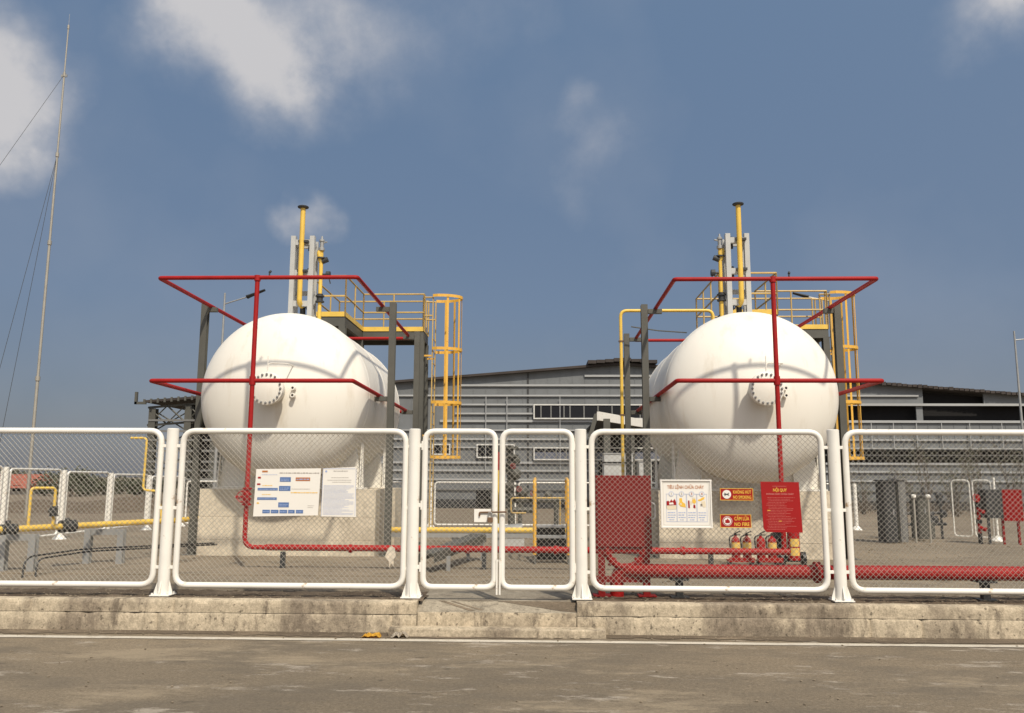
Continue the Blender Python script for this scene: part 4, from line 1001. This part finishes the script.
def girt_(px0, px1, py, h, d, m, dy):
    bm = B(); z = Pz(py); x0, x1 = Px(px0), Px(px1); box(bm, x0, x1, YB-d-.03-dy, YB-.03-dy, z-h/2, z+h/2); return obj('girt', bm, m, shed)
girt(585, 700, 376, .12); girt(460, 800, 385.5, .12); girt(395, 1060, 396.5 if 0 else 395.8, .10) if 0 else girt(395, 920, 395.8, .10)
girt(455, 533, 404.8, .10); girt(455, 533, 413.8, .10); girt(440, 1060, 421.3, .14); girt(300, 1060, 430.5, .08); girt(300, 1060, 439.5, .10); girt(300, 1060, 447.5 if 0 else 447.8, .08)
girt(300, 1060, 463, .12); girt(300, 1060, 471, .11); girt(300, 1060, 480, .11); girt(300, 1060, 490, .08, m='girt_dark')
girt(790, 1060, 404.6, .14, .12); girt(800, 1060, 454.5, .05, m='girt_dark')
for px in (486, 507, 560, 870, 892, 915, 940, 968, 1000, 1030):
    x = Px(px); zt = Pz(397) if px < 800 else Pz(423); bm = B(); box(bm, x-.02, x+.02, YB-.24, YB-.20, Pz(470 if px < 800 else 448), zt); obj('drop_rod', bm, 'girt', shed)
bm = B()
for px in (427, 528, 628, 720):
    x = Px(px); box(bm, x-.05, x+.05, YB-.06, YB-.028, -.2, roofz(x)-.2)
obj('joint_strip', bm, 'steel_dark', shed)
bm = B(); x = cx0; box(bm, cx0, rx, YB-.04, YB-.002, -.22, Pz(500)); obj('base_band', bm, 'steel_dark', shed)  # thin dark band along the foot of the wall
def window(px0, px1, py0, py1, bars, low=None, frame_bottom=True):
    x0, x1, z1, z0 = Px(px0), Px(px1), Pz(py0), Pz(py1)
    bm = B(); f = .075
    box(bm, x0, x1, YB-.26, YB-.13, z1-f, z1)
    if frame_bottom: box(bm, x0, x1, YB-.26, YB-.13, z0, z0+f)
    box(bm, x0, x0+f, YB-.26, YB-.13, z0+f, z1-f); box(bm, x1-f, x1, YB-.26, YB-.13, z0+f, z1-f)
    w = obj('window', bm, 'offwhite', shed)
    bm = B(); zl = Pz(low) if low else z0+f
    box(bm, x0+f, x1-f, YB-.2, YB-.14, zl, z1-f); obj('pane', bm, 'glass', w)
    if low:
        bm = B(); box(bm, x0+f, x1-f, YB-.2, YB-.14, z0+f, zl-.002); obj('lower_pane', bm, 'glassgrey', w)
    for px in bars: bm = B(); x = Px(px); box(bm, x-.035, x+.035, YB-.24, YB-.205, z0+f, z1-f); obj('mullion', bm, 'girt_dark', w)
window(533.5, 700, 404.5, 419.5, (541, 551, 564, 570, 584, 598, 612, 628, 640, 655, 670, 685))
window(477, 515, 444.5, 458.5, (496,)); window(433, 451, 444.5, 455.5, (442,)); window(533.5, 660, 447.5, 460.5, (545, 556, 566, 580, 595), 452.5)
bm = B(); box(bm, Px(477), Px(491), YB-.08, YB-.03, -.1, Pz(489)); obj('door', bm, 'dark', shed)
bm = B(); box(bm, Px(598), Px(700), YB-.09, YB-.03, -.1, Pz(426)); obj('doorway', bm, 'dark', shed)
# open unclad bay at the left end
for px in (151, 187, 214, 250):
    for dx, dy in ((0, .2), (.3, 7)):
        bm = B(); x = Px(px)+dx; hbeam(bm, x, YB+dy, -.2, roofz(x)-.5, .42, .05); obj('frame_column', bm, 'steel', shed)
bm = B()
x0, x1 = Px(146), Px(300)
for dz in (.35, 1.45): prism(bm, [(x0, YB+.1, roofz(x0)-dz), (x1, YB+.1, roofz(x1)-dz), (x1, YB+.1, roofz(x1)-dz-.12), (x0, YB+.1, roofz(x0)-dz-.12)], (0, .15, 0))
n = 8
for i in range(n):
    xa, xb = x0+(x1-x0)*i/n, x0+(x1-x0)*(i+1)/n
    tube(bm, [(xa, YB+.1, roofz(xa)-.4), (xb, YB+.1, roofz(xb)-1.5)], .05, 4); tube(bm, [(xb, YB+.1, roofz(xb)-.4), (xa, YB+.1, roofz(xa)-1.5)], .04, 4)
for k in range(4):
    xa, xb = Px(151), Px(187); za = .3+k*1.35
    tube(bm, [(xa, YB+.25, za), (xb, YB+.25, za+1.3)], .04, 4); tube(bm, [(xb, YB+.25, za), (xa, YB+.25, za+1.3)], .04, 4)
obj('truss', bm, 'steel', shed)
bm = B()
for py in (421, 432, 441, 452, 463, 472, 481): z = Pz(py); box(bm, Px(148), Px(300), YB-.05, YB+.05, z-.06, z+.06)
obj('side_rail', bm, 'girt_dark', shed)
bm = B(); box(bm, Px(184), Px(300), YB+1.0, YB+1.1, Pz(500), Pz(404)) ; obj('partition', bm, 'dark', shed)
bm = B(); x = le.x-.6
while x < Px(215): box(bm, x, x+.12, YB-ov-.06, YB-ov-.002, roofz(x)-.22, roofz(x)+.06); x += .42
obj('eave_corrugation', bm, 'steel', shed)
bm = B(); box(bm, le.x-1.1, le.x-.95, YB-.5, YB-.35, le.z-.3, le.z+.45); box(bm, le.x-1.1, le.x-.4, YB-.5, YB-.35, le.z-.3, le.z-.15); obj('gutter_end', bm, 'steel', shed)
# entrance canopy
t = thing('entrance_canopy', 'low canopy with white fascia in front of the dark shed doorway', 'canopy', (5, 44, -.1))
a, c_ = at(597, 416, 38), at(654, 425.5, 44.5)
bm = B(); prism(bm, [a+Vector((0, 0, -.20)), c_+Vector((0, 0, -.20)), c_+Vector((0, 0, .20)), a+Vector((0, 0, .20))], (.1, -.05, 0)); obj('fascia', bm, 'white', t)
bm = B(); prism(bm, [a+Vector((0.12, .1, -.05)), c_+Vector((.1, 0, -.05)), c_+Vector((0.05, 5.4, -.05)), a+Vector((.12, 11.5, -.05))], (0, 0, .1)); obj('roof', bm, 'steel_dark', t)
bm = B(); prism(bm, [at(588, 437, 38), at(592, 437, 38), a+Vector((.1, 0, .15)), a+Vector((-.12, 0, .1))], (0, .12, 0)); obj('brace', bm, 'steel', t)
bm = B(); q = at(607, 430, 38.3); box(bm, q.x-.15, q.x+.15, 38.3, 38.6, -.1, a.z-.1); obj('column', bm, 'steel', t); bm = B(); q = at(632, 430, 42); box(bm, q.x-.12, q.x+.12, 42, 42.2, -.1, a.z-.1); obj('column', bm, 'steel', t)
for i, (p0, p1, q0, q1, lb) in enumerate(((604, 633, 453, 462, 'pale grey crate, upper one of the stack under the canopy'), (604, 633, 463.5, 481, 'pale grey crate, lower one of the stack under the canopy'), (639, 652, 461, 481, 'pale grey crate right of the stack under the canopy'))):
    a, c_ = at(p0, q0, 37), at(p1, q1, 37); t = thing('crate', lb, 'crate', (a.x, 37, -.05), 'pale crates under the canopy')
    z0 = c_.z if i == 0 else -.05
    bm = B(); box(bm, a.x, c_.x, 37, 38, z0, a.z-.05, .02); obj('body', bm, 'stack', t); bm = B(); box(bm, a.x-.03, c_.x+.03, 36.97, 38.03, a.z-.05, a.z, .01); obj('lid', bm, 'galv2', t)

# mast, lamps
t = thing('radio_mast', 'very tall thin steel mast with guy wires at the far left', 'mast', (-18.6, 30, .1))
bm = B(); zz = [0.1, 5.2, 10.4, 13.9, 17.2, 19.2]; rr_ = [.056, .049, .042, .034, .026, .015]
for i in range(5): cyl(bm, (-18.6, 30, zz[i]), (-18.6, 30, zz[i+1]), rr_[i], 10); cyl(bm, (-18.6, 30, zz[i+1]-.08), (-18.6, 30, zz[i+1]+.08), rr_[i]*1.5, 10)
obj('pole', bm, 'galv', t, True)
bm = B()
tube(bm, [Vector((-18.6, 30, 17.2)), at(0, 165, 28.5), at(-120, 345, 25)], .010, 4)
for (x, y) in ((-19.3, 27.5), (-18.9, 28.2)): tube(bm, [(-18.6, 30, 13.9), (x, y, .2)], .010, 4)
obj('guy_wire', bm, 'steel_dark', t)
bm = B(); box(bm, -18.72, -18.48, 29.98, 30.02, 17.1, 17.2); tube(bm, [(-18.6, 30, 19.2), (-18.6, 30, 19.75)], .008, 4); obj('antenna', bm, 'galv2', t)
def lamp(label, px, py, hx, hy, ax, ay, Y=35, zb=-.05, head=(0, 0)):
    p = at(px, py, Y); t = thing('street_lamp', label, 'street lamp', (p.x, Y, zb), 'street lamps in the yard')
    bm = B(); cyl(bm, (p.x, Y, zb), (p.x, Y, p.z), .075, 10, .04); obj('pole', bm, 'galv2', t, True)
    a, h0, h1 = at(ax, ay, Y), at(hx, hy, Y), at(*head, Y); a.x = p.x
    bm = B(); tube(bm, [a, h0], .03, 8); obj('arm', bm, 'galv2', t, True)
    bm = B(); d = (h1-h0).normalized(); tube(bm, [h0, h0+d*.12, h0.lerp(h1, .5), h1], .09, 8, r2=.05)
    for v in bm.verts: v.co.y = Y+(v.co.y-Y)*1.6
    obj('lamp_head', bm, 'black', t, True)
lamp('street lamp with black head and thin arm above the left tank', 225, 293, 247, 297, 227, 304, head=(265, 290))
lamp('street lamp whose black head shows behind the right platform railing', 829, 292, 808, 297, 829, 301, head=(793, 293))
lamp('tall grey street lamp at the right edge of the picture', 1014, 331, 1027, 339, 1014, 340, Y=40, head=(1042, 336))

# ------------------------------------------------------------------ vegetation and far left background
def shrub(x, y, h, label, zb, leafy=.3, spread=.5):
    t = thing('shrub', label, 'shrub', (x, y, zb), 'thin shrubs in front of the shed')
    bm = B(); tips = []
    for i in range(9):
        p = Vector((x+random.uniform(-.15, .15), y+random.uniform(-.15, .15), zb)); d = Vector((random.gauss(0, spread*.4), random.gauss(0, spread*.4), 1)).normalized(); pts = [p.copy()]
        L_ = h*random.uniform(.6, 1.05); 
        for k in range(5):
            d = (d+Vector((random.gauss(0, .13), random.gauss(0, .13), .02))).normalized(); p = p+d*L_/5; pts.append(p.copy())
            if k >= 1:
                for q_ in range(3):
                    dd_ = (d+Vector((random.gauss(0, .7), random.gauss(0, .7), random.gauss(.1, .3)))).normalized(); e = p+dd_*L_*.2*random.uniform(.5, 1.2)
                    tube(bm, [p, e], .010, 3, r2=.003, caps=False); tips.append(e)
        tube(bm, pts, .028, 5, r2=.005)
    obj('stems', bm, 'bark', t)
    bm = B()
    for e in tips:
        for k in range(int(6*leafy*3)):
            c = e+Vector((random.gauss(0, .14), random.gauss(0, .14), random.gauss(0, .14))); u_ = Vector((random.gauss(0, 1), random.gauss(0, 1), random.gauss(0, 1))).normalized(); v_ = u_.orthogonal().normalized(); s = random.uniform(.03, .07)
            bm.faces.new([bm.verts.new(c+q) for q in (u_*s, v_*s*.5, -u_*s, -v_*s*.5)])
    obj('leaves', bm, 'leaf2', t)
for i, (px, Y, h, lf) in enumerate(((862, 40, 2.0, .2), (896, 38, 2.2, .2), (926, 40, 3.5, .3), (952, 37, 2.3, .3), (975, 41, 3.3, .3), (1008, 38, 3.2, .3), (1045, 39, 2.6, .3))):
    a = at(px, 480, Y); shrub(a.x, Y, h, f'{ordn[i]} thin dusty shrub from the left, before the right end of the shed', -.02, lf)
bm = B()
for i in range(900):
    x = random.uniform(14, 36); y = random.uniform(42, 47); zb_ = -.08; p = Vector((x, y, zb_)); h = random.uniform(.3, 1.3)*(.6+.5*math.sin(x*.9)**2)
    d = Vector((random.gauss(0, .25), random.gauss(0, .25), 1)).normalized(); tube(bm, [p, p+d*h*.6, p+d*h+Vector((random.gauss(0, .12), 0, 0))], .012, 3, r2=.003, caps=False)
    for k in range(3):
        c = p+d*h*random.uniform(.3, 1)+Vector((random.gauss(0, .1), random.gauss(0, .1), 0)); u_ = Vector((random.gauss(0, 1), random.gauss(0, 1), random.gauss(0, 1))).normalized(); v_ = u_.orthogonal().normalized(); q_ = random.uniform(.03, .08)
        bm.faces.new([bm.verts.new(c+w_) for w_ in (u_*q_, v_*q_*.5, -u_*q_, -v_*q_*.5)])
o = obj('weeds', bm, 'bark'); struct(o, 'stuff'); tag(o, 'dry brown weeds along the foot of the shed at the right', 'weeds')
def tree(x, y, h, w, label, m='leaf', zb=-.25, dens=900):
    t = thing('tree', label, 'tree', (x, y, zb), 'distant trees at the left')
    bm = B(); tube(bm, [(x, y, zb), (x+.1, y, zb+h*.3), (x, y+.1, zb+h*.7)], .18, 8, r2=.05)
    for k in range(5):
        a = random.uniform(0, 6.28); tube(bm, [(x, y, zb+h*(.25+.08*k)), (x+math.cos(a)*w*.3, y+math.sin(a)*w*.3, zb+h*(.5+.08*k))], .07, 6, r2=.02)
    obj('trunk', bm, 'bark', t, True)
    bm = B(); cl = [(Vector((x+random.gauss(0, w*.22), y+random.gauss(0, w*.22), zb+h*random.uniform(.32, .9))), random.uniform(.14, .26)*w) for _ in range(14)]
    for i in range(dens):
        c0, r_ = random.choice(cl); d = Vector((random.gauss(0, 1), random.gauss(0, 1), random.gauss(0, .8))).normalized()*r_*random.uniform(.5, 1.05); c = c0+d; s = random.uniform(.07, .17)
        u_ = Vector((random.gauss(0, 1), random.gauss(0, 1), random.gauss(0, 1))).normalized(); v_ = u_.orthogonal().normalized()
        bm.faces.new([bm.verts.new(c+q) for q in (u_*s, v_*s*.6, -u_*s, -v_*s*.6)])
    obj('crown', bm, m, t)
tl = [(58, 80, 1.9, 4), (72, 76, 2.3, 4.5), (88, 82, 2.0, 5), (104, 85, 1.5, 4), (122, 90, 1.3, 5), (138, 84, 1.3, 3), (12, 95, 3.0, 3), (36, 92, 2.0, 5), (-20, 88, 2.3, 5), (160, 95, 1.4, 5)]
desc = ['dark round tree just right of the red roofed house', 'tallest bushy tree between the first two side fence posts', 'broad tree behind the second side fence panel', 'low bushy tree, fourth of the distant row from the left', 'wide pale tree near the middle of the far row', 'small tree left of the shed eave in the distance', 'tree standing behind the red roofed house', 'tree at the right end of the red roofed house, set back', 'tree at the far left picture edge, set back', 'distant low tree directly below the left shed eave']
for (px, Y, h, w), d in zip(tl, desc):
    a = at(px, 480, Y); tree(a.x, Y, h, w, d, random.choice(['leaf', 'leaf2']))
bm = B()
for i in range(5200):
    x = random.uniform(-260, -28); y = random.uniform(150, 175); z = -.4+abs(random.gauss(0, .75))*(.8+.5*math.sin(x*.09)+.3*math.sin(x*.31)); s = random.uniform(.4, .9)
    u_ = Vector((random.gauss(0, 1), random.gauss(0, 1), random.gauss(0, 1))).normalized(); v_ = u_.orthogonal().normalized(); c = Vector((x, y, max(-.3, z)))
    bm.faces.new([bm.verts.new(c+q) for q in (u_*s, v_*s*.7, -u_*s, -v_*s*.7)])
o = obj('far_woodland', bm, 'leaf2'); struct(o, 'stuff'); tag(o, 'low hazy belt of trees on the horizon at the left', 'woodland')
t = thing('house', 'low distant house with a long red roof at the left edge', 'house', (at(5, 480, 85).x, 85, -.2))
x0, x1 = at(-30, 480, 85).x, at(27, 480, 85).x; z0, z1 = at(0, 488, 85).z, at(0, 477, 85).z
bm = B(); box(bm, x0, x1, 85, 91, -.3, z0+.2); obj('wall', bm, 'wallp', t)
bm = B(); prism(bm, [(x0-.4, 84.4, z0), (x0-.4, 88, z1+.3), (x0-.4, 91.6, z0)], (x1-x0+.8, 0, 0)); obj('roof', bm, 'rooftile', t)
for k in range(3):
    xw = x0+(x1-x0)*(k+.5)/3; bm = B(); box(bm, xw-.4, xw+.4, 84.95, 84.99, .1, .7); obj('window', bm, 'glass', t)
# earth mound on the left
bm = B(); nx, ny = 60, 14; gv = []
for j in range(ny+1):
    row = []
    for i in range(nx+1):
        x = -50+i*(41/nx); y = 33+j*1.2; hh = .75*math.sin(math.pi*j/ny)*(.6+.4*math.sin(x*.5)+.25*math.sin(x*1.3+j*.4))*min(1, i/4, (nx-i)/8)
        row.append(bm.verts.new((x, y, -.02-(y-30)*.016+max(-.1, hh)+random.uniform(-.03, .03))))
    gv.append(row)
for j in range(ny):
    for i in range(nx): bm.faces.new((gv[j][i], gv[j][i+1], gv[j+1][i+1], gv[j+1][i]))
struct(obj('earth_mound', bm, 'soil', smooth=True))

# ------------------------------------------------------------------ light and sky
sd = Vector((.43, -1, 1.3)).normalized()
sun = bpy.data.lights.new('sun', 'SUN'); sun.energy = 3.8; sun.angle = R(2.0); sun.color = (1, .91, .77)
so = bpy.data.objects.new('sun', sun); COL.objects.link(so); so.rotation_mode = 'QUATERNION'; so.rotation_quaternion = (-sd).to_track_quat('-Z', 'Y')
w = bpy.data.worlds.new('World'); scene.world = w; w.use_nodes = True; nt = w.node_tree; N = nt.nodes; L = nt.links
bg = N['Background']; sky = N.new('ShaderNodeTexSky'); sky.sky_type = 'NISHITA'; sky.sun_disc = False
sky.sun_elevation = math.asin(sd.z); sky.sun_rotation = math.atan2(sd.x, sd.y); sky.air_density = 1.0; sky.dust_density = 1.6; sky.ozone_density = 1.2
tc = N.new('ShaderNodeTexCoord'); D = tc.outputs['Generated']
def math_(op, a, b_=None, clamp=False):
    n = N.new('ShaderNodeMath'); n.operation = op; n.use_clamp = clamp
    for i, v in enumerate((a, b_)):
        if v is None: continue
        if isinstance(v, (int, float)): n.inputs[i].default_value = v
        else: L.new(v, n.inputs[i])
    return n.outputs[0]
def vm(op, a, b_):
    n = N.new('ShaderNodeVectorMath'); n.operation = op
    for i, v in enumerate((a, b_)):
        if isinstance(v, (tuple, Vector)): n.inputs[i].default_value = tuple(v)
        else: L.new(v, n.inputs[i])
    return n
def wnoise(sc, det=6, ro=.55, vec=D):
    n = N.new('ShaderNodeTexNoise'); n.inputs['Scale'].default_value = sc; n.inputs['Detail'].default_value = det; n.inputs['Roughness'].default_value = ro; L.new(vec, n.inputs['Vector']); return n
nz = wnoise(6.5, 5, .55); off = vm('SUBTRACT', nz.outputs['Color'], (.5, .5, .5)); offs = vm('MULTIPLY', off.outputs[0], (.13, .13, .13))
Dd = vm('ADD', D, offs.outputs[0]).outputs[0]
fine = wnoise(11, 8, .6).outputs['Fac']
blobs = [(8, 82, 50, 1.0, 1.0), (-25, 115, 46, .8, 1), (215, 25, 48, .6, .7), (272, 70, 46, .85, 1), (300, 95, 34, .3, 1), (180, 5, 40, .4, 1), (350, 35, 55, .42, 1), (430, 25, 75, .16, 1), (530, 5, 40, .12, 1), (300, 213, 20, .42, 1), (332, 222, 14, .25, 1), (275, 216, 14, .25, 1),
         (574, 88, 24, .24, 1), (560, 125, 26, .16, 1), (598, 158, 38, .22, 1), (575, 200, 30, .12, 1), (640, 130, 40, .12, 1), (1008, -8, 38, .9, 1), (950, 10, 40, .12, 1)]
tot = None
for (px, py, rad, op, _) in blobs:
    d = ray(px, py).normalized(); ln = vm('DISTANCE', Dd, tuple(d)).outputs['Value']
    q = math_('DIVIDE', ln, rad/F_PX); q = math_('MULTIPLY', q, q); q = math_('MULTIPLY', q, -1.1); q = math_('EXPONENT', q); q = math_('MULTIPLY', q, op)
    tot = q if tot is None else math_('ADD', tot, q)
k = N.new('ShaderNodeMapRange'); k.inputs['From Min'].default_value = .30; k.inputs['From Max'].default_value = .62; k.inputs['To Min'].default_value = .55; k.inputs['To Max'].default_value = 1.3; L.new(fine, k.inputs['Value'])
cloud = math_('MULTIPLY', tot, k.outputs[0]); cloud = math_('SUBTRACT', cloud, .04, True); sm = N.new('ShaderNodeMapRange'); sm.interpolation_type = 'SMOOTHSTEP'; sm.inputs['From Min'].default_value = -.12; sm.inputs['From Max'].default_value = .95; sm.inputs['To Min'].default_value = -.035; sm.inputs['To Max'].default_value = .82; L.new(cloud, sm.inputs['Value']); cloud = math_('MAXIMUM', sm.outputs[0], 0)
big = wnoise(3.2, 5, .5).outputs['Fac']; mb = N.new('ShaderNodeMapRange'); mb.inputs['From Min'].default_value = .5; mb.inputs['From Max'].default_value = .75; mb.inputs['To Max'].default_value = .10; L.new(big, mb.inputs['Value'])
cloud = math_('MAXIMUM', cloud, mb.outputs[0])
# thin high haze tones the clear sky down to the greyish blue of the place
tone = N.new('ShaderNodeMix'); tone.data_type = 'RGBA'; tone.blend_type = 'MULTIPLY'; tone.inputs[0].default_value = 1; L.new(sky.outputs[0], tone.inputs[6]); tone.inputs[7].default_value = (1, .9, .85, 1)
el = N.new('ShaderNodeSeparateXYZ'); L.new(D, el.inputs[0]); hz = N.new('ShaderNodeValToRGB'); L.new(el.outputs['Z'], hz.inputs[0]); e_ = hz.color_ramp.elements
e_[0].position = 0; e_[0].color = (.205, .232, .29, 1); e_[1].position = .5; e_[1].color = (.17, .285, .47, 1); x_ = hz.color_ramp.elements.new(.2); x_.color = (.188, .275, .425, 1)
hs = N.new('ShaderNodeMix'); hs.data_type = 'RGBA'; hs.blend_type = 'MULTIPLY'; hs.inputs[0].default_value = 1; L.new(hz.outputs[0], hs.inputs[6]); hs.inputs[7].default_value = (10, 10, 10, 1)
hm = N.new('ShaderNodeMix'); hm.data_type = 'RGBA'; hm.inputs[0].default_value = .7; L.new(tone.outputs[2], hm.inputs[6]); L.new(hs.outputs[2], hm.inputs[7])
mx = N.new('ShaderNodeMix'); mx.data_type = 'RGBA'; L.new(cloud, mx.inputs[0]); L.new(hm.outputs[2], mx.inputs[6]); mx.inputs[7].default_value = (8.3, 8.0, 7.9, 1)
# broad sky glow round the sun, behind the camera, added as fill light
gd = vm('DISTANCE', D, tuple(sd)).outputs['Value']; gq = math_('MULTIPLY', math_('MULTIPLY', gd, gd), -1.9); gq = math_('EXPONENT', gq)
gm = N.new('ShaderNodeMix'); gm.data_type = 'RGBA'; gm.blend_type = 'ADD'; gm.inputs[7].default_value = (14.5, 13.6, 12.2, 1); L.new(gq, gm.inputs[0]); L.new(mx.outputs[2], gm.inputs[6])
L.new(gm.outputs[2], bg.inputs['Color']); bg.inputs['Strength'].default_value = .08
vs = scene.view_settings; vs.view_transform = 'Standard'; vs.look = 'None'; vs.exposure = 0; vs.gamma = 1
scene.render.resolution_x = 1024; scene.render.resolution_y = 713
scene.cycles.max_bounces = 6
